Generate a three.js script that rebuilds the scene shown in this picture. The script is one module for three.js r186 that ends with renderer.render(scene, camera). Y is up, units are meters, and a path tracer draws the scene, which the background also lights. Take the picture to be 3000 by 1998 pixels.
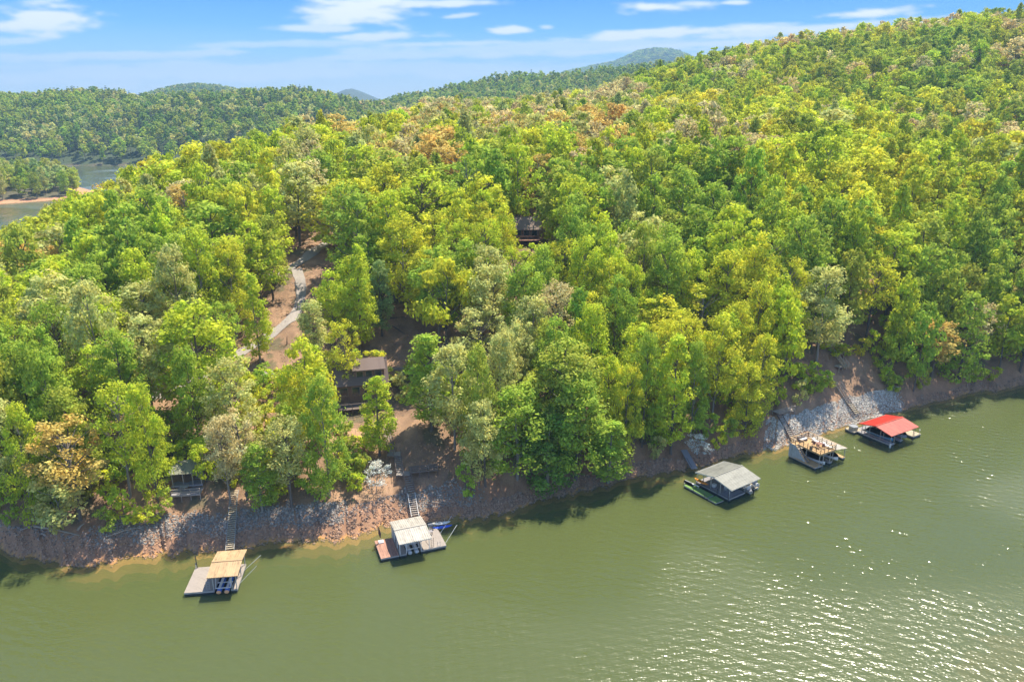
import * as THREE from 'three';
import { mergeGeometries } from 'three/addons/utils/BufferGeometryUtils.js';

// ---------------------------------------------------------------- camera, sky, sun, exposure
const scene = new THREE.Scene();
const F = 2200, EYE = 62, PITCH = Math.atan(699 / F);             // focal length in photo pixels (3000 x 1998), height over the lake, tilt
const camera = new THREE.PerspectiveCamera(2 * Math.atan(999 / F) * 180 / Math.PI, 3000 / 1998, 1, 20000);
camera.position.set(0, EYE, 0); camera.rotation.x = -PITCH; scene.add(camera);
const renderer = new THREE.WebGLRenderer({ antialias: true });
renderer.toneMapping = THREE.LinearToneMapping; renderer.toneMappingExposure = 2.3;
renderer.shadowMap.enabled = true;

const R = Math.PI / 180, cP = Math.cos(PITCH), sP = Math.sin(PITCH);
const clamp = (x, a, b) => Math.min(b, Math.max(a, x)), lerp = (a, b, t) => a + (b - a) * t, sstep = (a, b, x) => { const t = clamp((x - a) / (b - a), 0, 1); return t * t * (3 - 2 * t); };
function rng(seed) { let s = seed | 0; return () => { s = (s + 0x6d2b79f5) | 0; let t = Math.imul(s ^ (s >>> 15), 1 | s); t = (t + Math.imul(t ^ (t >>> 7), 61 | t)) ^ t; return ((t ^ (t >>> 14)) >>> 0) / 4294967296; }; }
const hash = (ix, iy) => { let h = Math.imul(ix, 374761393) + Math.imul(iy, 668265263) | 0; h = Math.imul(h ^ (h >>> 13), 1274126177); return ((h ^ (h >>> 16)) >>> 0) / 4294967296; };
function vnoise(x, y) { const ix = Math.floor(x), iy = Math.floor(y), fx = x - ix, fy = y - iy, u = fx * fx * (3 - 2 * fx), v = fy * fy * (3 - 2 * fy); return lerp(lerp(hash(ix, iy), hash(ix + 1, iy), u), lerp(hash(ix, iy + 1), hash(ix + 1, iy + 1), u), v); }
function fbm(x, y, n = 4) { let s = 0, a = .5, t = 0; for (let i = 0; i < n; i++) { s += a * vnoise(x, y); t += a; a *= .5; x = x * 2.03 + 17.1; y = y * 2.03 + 9.7; } return s / t; }
// photo pixel -> direction, and world -> photo pixel
const ray = (px, py) => { const u = (px - 1500) / F, v = (999 - py) / F; return [u, -sP + v * cP, -(cP + v * sP)]; };
const unp = (px, py, y) => { const r = ray(px, py), t = (y - EYE) / r[1]; return new THREE.Vector3(r[0] * t, y, r[2] * t); };
const proj = (x, y, z) => { y -= EYE; const fw = -sP * y - cP * z, up = cP * y - sP * z; return fw > .5 ? [1500 + F * x / fw, 999 - F * up / fw, fw] : [-1e5, -1e5, -1]; };

const SUN_EL = 61 * R, SUN_AZ = 32 * R;                            // ahead of the camera and to its right
const sunDir = new THREE.Vector3(Math.cos(SUN_EL) * Math.sin(SUN_AZ), Math.sin(SUN_EL), -Math.cos(SUN_EL) * Math.cos(SUN_AZ));
const sun = new THREE.DirectionalLight(new THREE.Color().setRGB(1, .92, .76), 4.2);
sun.position.copy(sunDir).multiplyScalar(700).add(new THREE.Vector3(0, 0, -200)); sun.target.position.set(0, 0, -200);
sun.castShadow = true; sun.shadow.mapSize.set(4096, 4096);
Object.assign(sun.shadow.camera, { left: -450, right: 450, bottom: -450, top: 450, near: 10, far: 2000 });
scene.add(sun, sun.target);

function makeSky() {
  const W = 4096, Hh = 2048, data = new Float32Array(W * Hh * 4);
  const stops = [[-90, .36, .43, .46], [0, .40, .455, .485], [1.6, .32, .42, .49], [3.2, .17, .35, .50], [5, .068, .25, .50], [6.8, .034, .185, .48], [15, .034, .165, .43], [40, .035, .13, .35], [90, .03, .10, .29]];
  const streaks = [ // cloud banks of the photograph: centre, half size (photo pixels at infinity), density, slope
    [120, 55, 190, 62, 1, 0], [60, 118, 130, 16, .6, 0], [1040, 36, 210, 48, 1, -.05], [1330, 8, 260, 16, .9, -.03], [940, 84, 160, 15, .8, 0], [1110, 106, 180, 17, .85, -.04], [1350, 45, 60, 8, .7, -.1],
    [580, 155, 200, 15, .6, -.03], [1500, 88, 80, 15, .95, 0], [1600, 80, 32, 8, .7, 0], [1950, 20, 160, 22, 1, -.03], [2165, 8, 55, 8, .9, 0], [1960, 96, 460, 22, .95, -.05], [2280, 96, 480, 22, .8, -.05], [2560, 38, 230, 20, 1, -.08], [2480, 76, 330, 18, .85, -.08], [1750, 150, 600, 20, .7, -.03], [780, 130, 420, 16, .5, -.02],
    [500, 215, 900, 44, .55, -.02], [1700, 140, 900, 36, .55, -.03], [1300, 200, 700, 34, .45, 0], [2300, 150, 700, 32, .6, -.05], [300, 165, 420, 18, .6, -.02], [1150, 165, 380, 14, .6, -.02], [1350, 128, 260, 12, .65, -.03], [2050, 130, 520, 16, .7, -.05]];
  const sx = Math.cos(SUN_EL) * Math.sin(SUN_AZ), sy = Math.sin(SUN_EL), sz = -Math.cos(SUN_EL) * Math.cos(SUN_AZ);
  for (let row = 0; row < Hh; row++) {
    const el = ((row + .5) / Hh - .5) * 180, y = Math.sin(el * R), c = Math.cos(el * R);
    let k = 0; while (k < stops.length - 2 && el > stops[k + 1][0]) k++;
    const a = stops[k], b = stops[k + 1], t = clamp((el - a[0]) / (b[0] - a[0]), 0, 1);
    for (let col = 0; col < W; col++) {
      const ph = ((col + .5) / W - .5) * 2 * Math.PI, x = Math.cos(ph) * c, z = Math.sin(ph) * c, i = (row * W + col) * 4;
      let r = lerp(a[1], b[1], t), g = lerp(a[2], b[2], t), bl = lerp(a[3], b[3], t), cl = 0;
      if (el > -1) {
        const cs = x * sx + y * sy + z * sz, glow = .07 * Math.exp(-(1 - cs) * 6); r += glow; g += glow; bl += glow * .9;
        const azd = Math.atan2(x, -z) / R;
        if (z < 0 && el < 9 && Math.abs(azd) < 46) {
          const [px, py] = proj(x * 1e5, EYE + y * 1e5, z * 1e5);
          const wob = (fbm(px / 130 + 5, py / 26, 4) - .5), fine = fbm(px / 42 + 3, py / 9 + 8, 3) - .5;
          for (const s of streaks) {
            const dx = (px - s[0]) / s[2], dy = (py - s[1] - (px - s[0]) * s[5]) / s[3]; if (Math.abs(dx) > 1.8 || Math.abs(dy) > 2.6) continue;
            const e = 1 - Math.sqrt(dx * dx + dy * dy) + wob * 1.1 + fine * .45; cl = Math.max(cl, s[4] * sstep(0, .62, e));
          }
          cl *= 1 - sstep(38, 46, Math.abs(azd)) * .6;
        }
        const out = Math.max(sstep(6.5, 10, el), sstep(36, 46, Math.abs(azd)));
        if (out > 0) { const q = 60 / (Math.max(el, 2) + 9); const n = fbm(azd / 9 * Math.min(1, .35 + q / 6) + 40, el / 2.6, 4); cl = Math.max(cl, out * .8 * sstep(.54, .72, n)); }
      }
      const cr = .49, cg = .51, cb = .535;
      data[i] = lerp(r, cr, cl); data[i + 1] = lerp(g, cg, cl); data[i + 2] = lerp(bl, cb, cl); data[i + 3] = 1;
    }
  }
  const tex = new THREE.DataTexture(data, W, Hh, THREE.RGBAFormat, THREE.FloatType);
  tex.mapping = THREE.EquirectangularReflectionMapping; tex.magFilter = THREE.LinearFilter; tex.needsUpdate = true; return tex;
}
scene.background = makeSky();
scene.fog = new THREE.FogExp2(new THREE.Color().setRGB(.42, .68, 1), .00017);

// ---------------------------------------------------------------- helpers
const V = (x, y, z) => new THREE.Vector3(x, y, z);
const counts = {};
function numbered(n) { const k = counts[n] = (counts[n] ?? -1) + 1; return k ? n + '_' + String(k).padStart(3, '0') : n; }
const std = (r, g, b, rough = .8, extra = {}) => new THREE.MeshStandardMaterial({ color: new THREE.Color().setRGB(r, g, b), roughness: rough, ...extra });
function bx(w, h, d, x = 0, y = 0, z = 0, ry = 0, rx = 0, rz = 0) { const g = new THREE.BoxGeometry(w, h, d); if (rx) g.rotateX(rx); if (rz) g.rotateZ(rz); if (ry) g.rotateY(ry); g.translate(x, y, z); return g; }
function bar(a, b, w, h = w) { // a square bar from a to b
  const d = b.clone().sub(a), L = d.length(), g = new THREE.BoxGeometry(w, h, L), m = new THREE.Matrix4().lookAt(b, a, Math.abs(d.y) > .95 * L ? V(1, 0, 0) : V(0, 1, 0)); m.setPosition(a.clone().add(b).multiplyScalar(.5)); return g.applyMatrix4(m);
}
function rod(a, b, r0, r1 = r0, seg = 8) { const d = b.clone().sub(a), g = new THREE.CylinderGeometry(r1, r0, d.length(), seg); g.applyQuaternion(new THREE.Quaternion().setFromUnitVectors(V(0, 1, 0), d.clone().normalize())); const m = a.clone().add(b).multiplyScalar(.5); g.translate(m.x, m.y, m.z); return g; }
function part(name, geoms, mat, parent, label) {
  let gs = [].concat(geoms).map((g) => (g.index ? g.toNonIndexed() : g)); const g = gs.length > 1 ? mergeGeometries(gs) : gs[0];
  const m = new THREE.Mesh(g, mat); m.name = parent === scene ? numbered(name) : name; parent.add(m); if (label) m.userData.label = label; return m;
}
function thing(name, label, category, pos, turn = 0, group) { const o = new THREE.Group(); o.name = numbered(name); o.position.copy(pos); o.rotation.y = turn; o.userData = { label, category }; if (group) o.userData.group = group; scene.add(o); return o; }
function tag(o, label, category, group) { Object.assign(o.userData, { label, category }); if (group) o.userData.group = group; return o; }
function tex(size, tile, fn, srgb = false) { // size px square, repeats; fn(x,y in 0..1) -> [r,g,b]
  const d = new Uint8Array(size * size * 4); for (let y = 0; y < size; y++) for (let x = 0; x < size; x++) { const c = fn(x / size, y / size, x, y), i = (y * size + x) * 4; d[i] = clamp(c[0], 0, 1) * 255; d[i + 1] = clamp(c[1], 0, 1) * 255; d[i + 2] = clamp(c[2], 0, 1) * 255; d[i + 3] = 255; }
  const t = new THREE.DataTexture(d, size, size); t.wrapS = t.wrapT = THREE.RepeatWrapping; t.magFilter = THREE.LinearFilter; t.minFilter = THREE.LinearMipmapLinearFilter; if (srgb) t.colorSpace = THREE.SRGBColorSpace; t.repeat.set(1 / tile, 1 / tile); t.needsUpdate = true; return t;
}
const pn = (x, y, p, s = 0) => { // periodic value noise, p cells over 0..1
  x *= p; y *= p; const ix = Math.floor(x), iy = Math.floor(y), fx = x - ix, fy = y - iy, u = fx * fx * (3 - 2 * fx), v = fy * fy * (3 - 2 * fy), h = (a, b) => hash(((a % p) + p) % p + s * 131, ((b % p) + p) % p + s * 57);
  return lerp(lerp(h(ix, iy), h(ix + 1, iy), u), lerp(h(ix, iy + 1), h(ix + 1, iy + 1), u), v);
};

// ---------------------------------------------------------------- the lie of the land (a height for every place)
const shorePx = [[-200, 1610], [0, 1605], [60, 1625], [130, 1640], [230, 1652], [330, 1640], [430, 1625], [540, 1612], [640, 1612], [740, 1600], [850, 1578], [960, 1580], [1060, 1565], [1110, 1540], [1180, 1535], [1270, 1525], [1330, 1510], [1400, 1508], [1480, 1497], [1560, 1470], [1640, 1447], [1720, 1430], [1800, 1412], [1900, 1390], [1980, 1375], [2060, 1358], [2160, 1332], [2250, 1310], [2290, 1308], [2400, 1272], [2500, 1238], [2600, 1208], [2680, 1190], [2760, 1170], [2850, 1150], [2930, 1140], [3000, 1128], [3200, 1090]];
const shore = shorePx.map(([x, y]) => { const p = unp(x, y, 0); return [Math.atan2(p.x, -p.z) / R, Math.hypot(p.x, p.z)]; });
shore.unshift([-75, 260]); shore.push([60, 420], [75, 700]);
function lut(tab, x) { if (x <= tab[0][0]) return tab[0][1]; for (let i = 1; i < tab.length; i++) if (x <= tab[i][0]) return lerp(tab[i - 1][1], tab[i][1], (x - tab[i - 1][0]) / (tab[i][0] - tab[i - 1][0])); return tab[tab.length - 1][1]; }
const shoreAt = (az) => lut(shore, az) + (vnoise(az * 1.7 + 50, 3) - .5) * 1.6 + (vnoise(az * 6 + 50, 9) - .5) * .8;
const columns = [ // azimuth in degrees: [metres inland, height]
  [-75, [[0, 0], [5, 3], [40, 9], [150, 9], [200, 0], [240, -5]]],
  [-45, [[0, 0], [5, 3], [30, 8], [70, 9.5], [100, 8.5], [140, 5], [180, 0], [210, -4], [280, -5]]],
  [-34.3, [[0, 0], [5, 2.5], [30, 8.5], [70, 10], [110, 9], [150, 4], [190, 0], [220, -4], [300, -5]]],
  [-27, [[0, 0], [5, 2.4], [30, 10.5], [70, 17], [130, 19.5], [170, 17], [230, 8], [290, 0], [320, -4], [400, -5]]],
  [-21, [[0, 0], [5, 2.4], [32, 10.5], [55, 14.5], [100, 22], [155, 26.5], [190, 24], [250, 10], [310, 0], [350, -5]]],
  [-15.5, [[0, 0], [5, 2.3], [34, 9.3], [84, 21.5], [130, 28], [185, 32], [260, 26], [340, 10], [380, 0], [420, -5]]],
  [-11.6, [[0, 0], [5, 2.2], [34, 9], [84, 21.5], [130, 28], [220, 33], [300, 28], [420, 12], [480, 4], [560, 2]]],
  [-6, [[0, 0], [3, 1.3], [8, 4], [38, 12], [90, 27], [150, 31], [250, 37], [440, 43], [520, 40], [700, 18]]],
  [0, [[0, 0], [3, 1.3], [8, 4], [40, 14], [84, 28.5], [150, 33], [250, 36], [440, 42], [520, 40], [700, 20]]],
  [6, [[0, 0], [3, 1.3], [8, 4], [45, 17], [90, 29], [150, 34], [240, 38], [420, 48], [480, 50], [600, 40], [700, 30]]],
  [10, [[0, 0], [3, 1.3], [8, 4], [45, 17], [95, 30], [160, 36], [230, 39], [330, 46], [460, 64], [560, 60], [700, 40]]],
  [14, [[0, 0], [3, 1.3], [8, 4], [45, 17], [100, 31], [160, 37], [225, 39], [320, 52], [475, 75], [560, 72], [700, 50]]],
  [20, [[0, 0], [6, 3], [42, 17], [95, 31], [150, 36], [230, 40], [320, 55], [480, 87], [570, 85], [700, 60]]],
  [25, [[0, 0], [6, 3.2], [40, 17], [90, 30], [140, 35], [215, 38], [280, 50], [475, 92], [570, 92], [700, 70]]],
  [33, [[0, 0], [3, 1.3], [8, 4], [40, 15], [80, 24], [130, 28], [205, 30], [260, 44], [455, 101], [540, 100], [700, 90]]],
  [50, [[0, 0], [4, 2], [40, 16], [90, 28], [160, 38], [400, 104], [700, 100]]],
  [75, [[0, 0], [4, 2.6], [40, 16], [90, 28], [300, 60], [700, 80]]]];
function tangents(p) { const n = p.length, m = [], d = []; for (let i = 0; i < n - 1; i++) d.push((p[i + 1][1] - p[i][1]) / (p[i + 1][0] - p[i][0])); m.push(d[0]); for (let i = 1; i < n - 1; i++) m.push(d[i - 1] * d[i] <= 0 ? 0 : 2 / (1 / d[i - 1] + 1 / d[i])); m.push(0); return m; }
for (const c of columns) c.push(tangents(c[1]));
function profile(c, s) { const p = c[1], m = c[2], n = p.length; if (s >= p[n - 1][0]) return p[n - 1][1]; let i = 0; while (s > p[i + 1][0]) i++; const h = p[i + 1][0] - p[i][0], t = (s - p[i][0]) / h, t2 = t * t, t3 = t2 * t; return p[i][1] * (2 * t3 - 3 * t2 + 1) + h * m[i] * (t3 - 2 * t2 + t) + p[i + 1][1] * (3 * t2 - 2 * t3) + h * m[i + 1] * (t3 - t2); }
const ridgeA = [[-1200, 40], [-745, 55], [-695, 58], [-619, 64], [-580, 63], [-522, 54], [-446, 61], [-397, 61], [-312, 66], [-273, 60], [-224, 49], [-174, 43], [-60, 35], [200, 30]];
const ridgeC = [[-12, 40], [-9.1, 49], [-7.9, 58], [-5.7, 66], [-4.2, 76], [-2.5, 80], [-1.2, 90], [1.2, 94], [3.4, 92], [5.4, 98], [7.3, 103], [9.7, 108], [13.4, 112], [20, 105], [40, 90]];
const ridgeB = [[-27, 40], [-24.4, 75], [-23.3, 88], [-22, 96], [-20.3, 92], [-19, 80], [-15, 45]];
const mount = [[-16, 60], [-13.2, 90], [-12.5, 118], [-11.9, 138], [-11.4, 142], [-10.7, 122], [-9.5, 80], [0, 100], [2, 180], [3.2, 190], [3.9, 220], [6.1, 255], [7.3, 275], [8, 300], [8.9, 334], [9.6, 344], [10.3, 348], [11.0, 344], [11.7, 332], [12.5, 306], [13.4, 272], [14.4, 250], [17, 200], [25, 120]];
function inland(x, z) { const az = Math.atan2(x, -z) / R, d = Math.hypot(x, z); return d - shoreAt(az); }
function land(x, z) {
  const az = Math.atan2(x, -z) / R, d = Math.hypot(x, z), s = d - shoreAt(az);
  let h;
  if (z > 0 || Math.abs(az) > 74) return -5;
  if (s < 0) h = s > -4 ? s * .16 : Math.max(-5, -.64 + (s + 4) * .4);
  else {
    let i = 0; while (i < columns.length - 2 && az > columns[i + 1][0]) i++;
    h = lerp(profile(columns[i], s), profile(columns[i + 1], s), clamp((az - columns[i][0]) / (columns[i + 1][0] - columns[i][0]), 0, 1));
  }
  if (d < 115 && x > 40) h = Math.max(h, Math.min(-.12, -.12 - (Math.hypot(x - 69, z + 57) - 11 + (vnoise(x / 2.5, z / 2.5) - .5) * 5) * .1)); // shoal below the picture's corner
  if (s > 0) h += (vnoise(x / 9, z / 9) - .5) * 1.4 * sstep(4, 30, s) * (s < 260 ? 1 : 1) + (vnoise(x / 3.1 + 7, z / 3.1) - .5) * .5 * sstep(0, 3, s);
  // wooded point across the cove
  const ix = (x + 460) / 160, iz = (z + 535) / 88, e = ix * ix + iz * iz + (vnoise(x / 40, z / 40) - .5) * .25; h = Math.max(h, e < 1.6 ? 9 * (1 - e) - (e > 1 ? 0 : 0) : -99);
  // far shore and its ridge
  const a = -z - 793 + (vnoise(x / 60, 1) - .5) * 14; if (x < 260 && a > -30) { const r = lut(ridgeA, x); h = Math.max(h, a < 0 ? a * .3 : a < 357 ? r * (1 - Math.pow(1 - a / 357, 1.7)) + (vnoise(x / 60, z / 60) - .5) * 10 * sstep(20, 120, a) * sstep(357, 250, a) : Math.max(22, r - (a - 357) * .25)); }
  if (d > 950) {
    if (az > -14) { const r = lut(ridgeC, az), t = (d - 1000) / 350; if (t > 0) h = Math.max(h, t < 1 ? 22 + (r - 22) * Math.pow(t, .9) + (vnoise(x / 70, z / 70) - .5) * 10 * t * (1 - t) * 4 : Math.max(25, r - (d - 1350) * .15)); }
    if (d > 1900) { const r = lut(ridgeB, az), t = 1 - Math.abs(d - 2500) / 600; if (t > 0) h = Math.max(h, r * t * (2 - t)); }
    if (d > 3500) { const r = lut(mount, az), t = 1 - Math.abs(d - 5000) / 1500; if (t > 0) h = Math.max(h, r * t * (2 - t) + (fbm(x / 160, z / 160, 4) - .5) * 12 * t); }
    h = Math.max(h, d > 1300 ? 15 : -5);
  }
  return h;
}
function hitGround(px, py, above = 0) { const r = ray(px, py); let t = 60; for (; t < 2500; t += .5) { const x = r[0] * t, y = EYE + r[1] * t, z = r[2] * t; if (y - land(x, z) < above && inland(x, z) > 0) return V(x, land(x, z), z); } return V(r[0] * t, 0, r[2] * t); }
const onGround = (x, z, up = 0) => V(x, land(x, z) + up, z);

// ---------------------------------------------------------------- ground
const litterMap = tex(1024, 9, (x, y) => { // dry leaves, twigs, grit: grain only
  const n = pn(x, y, 8, 1) * .35 + pn(x, y, 64, 2) * .3 + pn(x, y, 256, 3) * .35, k = pn(x, y, 300, 4); const v = .45 + n * .6 + (k > .82 ? .3 : 0) - (k < .15 ? .25 : 0);
  return [v, v * (.93 + .1 * pn(x, y, 90, 5)), v * (.86 + .16 * pn(x, y, 120, 6))];
});
const gritBump = tex(512, 3, (x, y) => { const v = pn(x, y, 128, 7) * .5 + pn(x, y, 48, 8) * .5; return [v, v, v]; });
const groundMat = new THREE.MeshStandardMaterial({ vertexColors: true, map: litterMap, bumpMap: gritBump, bumpScale: .06, roughness: .95 });
{
  const azs = []; for (let a = -74; a < -46; a += 1) azs.push(a); for (let a = -46; a <= 46; a += .22) azs.push(a); for (let a = 47; a <= 74; a += 1) azs.push(a);
  const ds = []; for (let d = 30; d < 75; d += 3) ds.push(d); for (let d = 75; d < 96; d += .8) ds.push(d); for (let d = 96; d < 210; d += .65) ds.push(d); for (let d = 210; d < 7000; d *= 1.012) ds.push(d);
  const nA = azs.length, pos = [], col = [], uv = [], idx = [];
  for (const d of ds) for (const a of azs) {
    const x = Math.sin(a * R) * d, z = -Math.cos(a * R) * d, h = land(x, z), s = d - shoreAt(a); pos.push(x, h, z); uv.push(x, -z);
    const n = fbm(x / 7, z / 7, 3), n2 = fbm(x / 2.2 + 30, z / 2.2, 3); let c;
    if (d > 640) { c = a < -14 && h < .5 ? [.13, .10, .06] : [.05, .075, .028]; if (z < -430 && z > -640 && x < -270) c = h < .7 + n * .6 ? [.55, .28, .15] : [.10, .09, .05]; }
    else if (x < -250 && z < -400) c = h < .7 + n * .6 ? [.55, .28, .15] : [.10, .09, .05];
    else {
      const bank = 1 - sstep(3.5, 6.5, s + (n - .5) * 8), clay = [.33 + n2 * .12, .185 + n2 * .06, .11 + n2 * .04], lit = lerp(.75, 1.25, n2), litter = n > .57 ? [.40 * lit, .245 * lit, .15 * lit] : n < .34 ? [.17 * lit, .135 * lit, .075 * lit] : [.30 * lit, .185 * lit, .115 * lit];
      c = [0, 1, 2].map((k) => lerp(litter[k], clay[k], bank)); if (s < 0) c = [.52 + n2 * .16, .27 + n2 * .08, .10];
    }
    col.push(c[0] * 1.25, c[1] * 1.25, c[2] * 1.25);
  }
  for (let i = 0; i < ds.length - 1; i++) for (let j = 0; j < nA - 1; j++) { const a = i * nA + j, b = a + 1, c = a + nA, e = c + 1; idx.push(a, b, e, a, e, c); }
  const g = new THREE.BufferGeometry(); g.setAttribute('position', new THREE.Float32BufferAttribute(pos, 3)); g.setAttribute('color', new THREE.Float32BufferAttribute(col, 3)); g.setAttribute('uv', new THREE.Float32BufferAttribute(uv, 2)); g.setIndex(idx); g.computeVertexNormals();
  const m = new THREE.Mesh(g, groundMat); m.name = 'terrain'; m.userData.kind = 'structure'; scene.add(m);
}

// ---------------------------------------------------------------- lake: a rippled clear surface over thin layers of suspended silt
{
  const W = 2048, LX = 118, sl = new Float32Array(W * W * 2), r = rng(77), waves = []; // whole numbers of waves per tile, so that it repeats
  for (let i = 0; i < 54; i++) { const wl = .26 * Math.pow(8, Math.pow(r(), 1.6)), dir = (62 + (r() + r() + r() - 1.5) * 58) * R; waves.push([Math.round(Math.cos(dir) * LX / wl), Math.round(Math.sin(dir) * LX / wl), r() * 6.283, Math.pow(wl, .2), Math.cos(dir), Math.sin(dir)]); }
  const N = 4096, sinT = new Float32Array(N); for (let i = 0; i < N; i++) sinT[i] = Math.sin(i / N * 2 * Math.PI);
  const amp = .104 / Math.sqrt(waves.length / 2);
  for (const [kx, kz, ph, a, cx, cz] of waves) { const p0 = ph / (2 * Math.PI) * N; for (let y = 0; y < W; y++) for (let x = 0; x < W; x++) { const q = ((kx * x / W + kz * y / W) * N + p0 + 400 * N) & (N - 1), v = sinT[q] * a * amp, i = (y * W + x) * 2; sl[i] += v * cx; sl[i + 1] += v * cz; } }
  const d = new Uint8Array(W * W * 4), g = () => r() + r() + r() + r() - 2;
  for (let y = 0; y < W; y++) for (let x = 0; x < W; x++) { const i = (y * W + x) * 2, grp = .55 + .9 * pn(x / W, y / W, 26, 21), sx = sl[i] * grp + g() * .058, sz = sl[i + 1] * grp + g() * .058, L = Math.hypot(sx, sz, 1), o = (y * W + x) * 4; d[o] = (-sx / L * .5 + .5) * 255; d[o + 1] = (-sz / L * .5 + .5) * 255; d[o + 2] = (1 / L * .5 + .5) * 255; d[o + 3] = 255; }
  const nm = new THREE.DataTexture(d, W, W); nm.wrapS = nm.wrapT = THREE.RepeatWrapping; nm.magFilter = THREE.LinearFilter; nm.minFilter = THREE.LinearMipmapLinearFilter; nm.repeat.set(1 / LX, 1 / LX); nm.needsUpdate = true;
  const windAt = (x, y) => pn(x + pn(x, y, 5, 3) * .08, y + pn(x, y, 7, 4) * .05, 7, 22) * .6 + pn(x, y, 17, 23) * .4, uvOf = ([px, py], k) => { const p = unp(px, py, 0); return windAt((((p.x + 150) / 310 + k[0]) % 1 + 1) % 1, (((-p.z) / 310 + k[1]) % 1 + 1) % 1); };
  let off = [0, 0], most = -9; for (let i = 0; i < 400; i++) { const k = [hash(i, 1), hash(i, 2)], sc = [[2300, 1900], [2600, 1850], [2850, 1900], [2900, 1700], [2150, 1750]].reduce((a, q) => a + uvOf(q, k), 0) - [[2450, 1790], [2530, 1680], [2200, 1500], [2700, 1450], [1500, 1650]].reduce((a, q) => a + uvOf(q, k), 0); if (sc > most) { most = sc; off = k; } }
  const wind = tex(512, 310, (x, y) => { const v = .30 + .70 * sstep(.36, .62, windAt(x, y)); return [v, v, v]; }); wind.offset.set(off[0], off[1]); // cat's-paws and slicks: fine roughness of the surface
  const sheet = (y, size = 6500) => { const n = 40, p = new THREE.PlaneGeometry(size * 2, size + 300, n, n); p.rotateX(-Math.PI / 2); p.translate(0, y, -size / 2 + 150); const q = p.attributes.position, uv = p.attributes.uv; for (let i = 0; i < q.count; i++) uv.setXY(i, q.getX(i) + 150, -q.getZ(i)); return p; };
  const surface = new THREE.MeshPhysicalMaterial({ color: 0xffffff, roughness: .24, roughnessMap: wind, ior: 1.36, normalMap: nm, transmission: 1, thickness: 0 });
  const w = new THREE.Mesh(sheet(0), surface); w.name = 'water'; w.userData.kind = 'structure'; scene.add(w);
  [[-.05, .40], [-.32, .42], [-.66, .5], [-1.15, 1]].forEach(([y, o]) => { const m = new THREE.Mesh(sheet(y), new THREE.MeshStandardMaterial({ color: new THREE.Color().setRGB(.108, .136, .033), roughness: 1, transparent: o < 1, opacity: o })); m.name = 'silt_layer'; w.add(m); });
}

// ---------------------------------------------------------------- driveway
const gravelMap = tex(512, 4, (x, y) => { const v = .62 + .3 * pn(x, y, 128, 11) + .18 * pn(x, y, 16, 12); return [v, v * .98, v * .95]; });
const driveMat = new THREE.MeshStandardMaterial({ map: gravelMap, color: new THREE.Color().setRGB(.38, .34, .315), roughness: .95, bumpMap: gritBump, bumpScale: .03 });
function ribbon(name, pxs, width, lift) {
  const pts = pxs.map(([x, y]) => hitGround(x, y)), c = new THREE.CatmullRomCurve3(pts), n = Math.ceil(c.getLength() / .8), pos = [], uv = [], idx = [], K = 6;
  for (let i = 0; i <= n; i++) { const p = c.getPoint(i / n), t = c.getTangent(i / n), w = width * (1 + (vnoise(i * .35, width * 7) - .5) * .3); for (let k = 0; k <= K; k++) { const o = (k / K - .5) * w * (1 + (vnoise(i * .5 + k, 4) - .5) * .12), x = p.x - t.z * o, z = p.z + t.x * o; pos.push(x, land(x, z) + lift, z); uv.push(x, -z); } }
  for (let i = 0; i < n; i++) for (let k = 0; k < K; k++) { const a = i * (K + 1) + k, b = a + K + 1; idx.push(a, a + 1, b, b, a + 1, b + 1); }
  const g = new THREE.BufferGeometry(); g.setAttribute('position', new THREE.Float32BufferAttribute(pos, 3)); g.setAttribute('uv', new THREE.Float32BufferAttribute(uv, 2)); g.setIndex(idx); g.computeVertexNormals();
  const m = new THREE.Mesh(g, driveMat); m.name = numbered(name); m.userData.kind = 'structure'; scene.add(m); return m;
}
const drivePx = [[868, 790], [882, 838], [880, 878], [863, 924], [814, 967], [751, 1009], [690, 1042], [600, 1098], [520, 1145], [445, 1168]];
ribbon('driveway', drivePx, 2.3, .13);
ribbon('driveway', [[1010, 690], [947, 721], [884, 767], [838, 793], [765, 818], [700, 850]], 3.0, .17);
ribbon('driveway', [[760, 1092], [800, 1104], [860, 1112]], 3.0, .15);

// ---------------------------------------------------------------- broken stone along the bank (too many and too small to count)
function rockGeo(seed) { const g = new THREE.IcosahedronGeometry(1, 0), p = g.attributes.position, r = rng(seed), m = new Map(); for (let i = 0; i < p.count; i++) { const k = [p.getX(i), p.getY(i), p.getZ(i)].map((v) => v.toFixed(2)).join(); if (!m.has(k)) m.set(k, [.65 + r() * .6, .45 + r() * .4, .65 + r() * .6]); const f = m.get(k); p.setXYZ(i, p.getX(i) * f[0], p.getY(i) * f[1], p.getZ(i) * f[2]); } g.computeVertexNormals(); return g; }
function stones(name, n, seed, place, tint) {
  const im = new THREE.InstancedMesh(rockGeo(seed), new THREE.MeshStandardMaterial({ roughness: .92 }), n), r = rng(seed), m = new THREE.Matrix4(), q = new THREE.Quaternion(), e = new THREE.Euler(), c = new THREE.Color(); let k = 0;
  for (let tries = 0; k < n && tries < n * 8; tries++) { const [az, s, size] = place(r), d = shoreAt(az) + s, x = Math.sin(az * R) * d, z = -Math.cos(az * R) * d; if (size <= 0) continue; e.set(r() * 6, r() * 6, r() * 6); m.compose(onGround(x, z, size * .12), q.setFromEuler(e), V(size, size * (.7 + r() * .4), size)); im.setMatrixAt(k, m); const t = tint(r, s, az); im.setColorAt(k, c.setRGB(t[0], t[1], t[2])); k++; }
  im.count = k; im.name = name; im.userData.kind = 'stuff'; scene.add(im); return im;
}
const mixc = (a, b, t) => a.map((v, i) => lerp(v, b[i], t));
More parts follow.
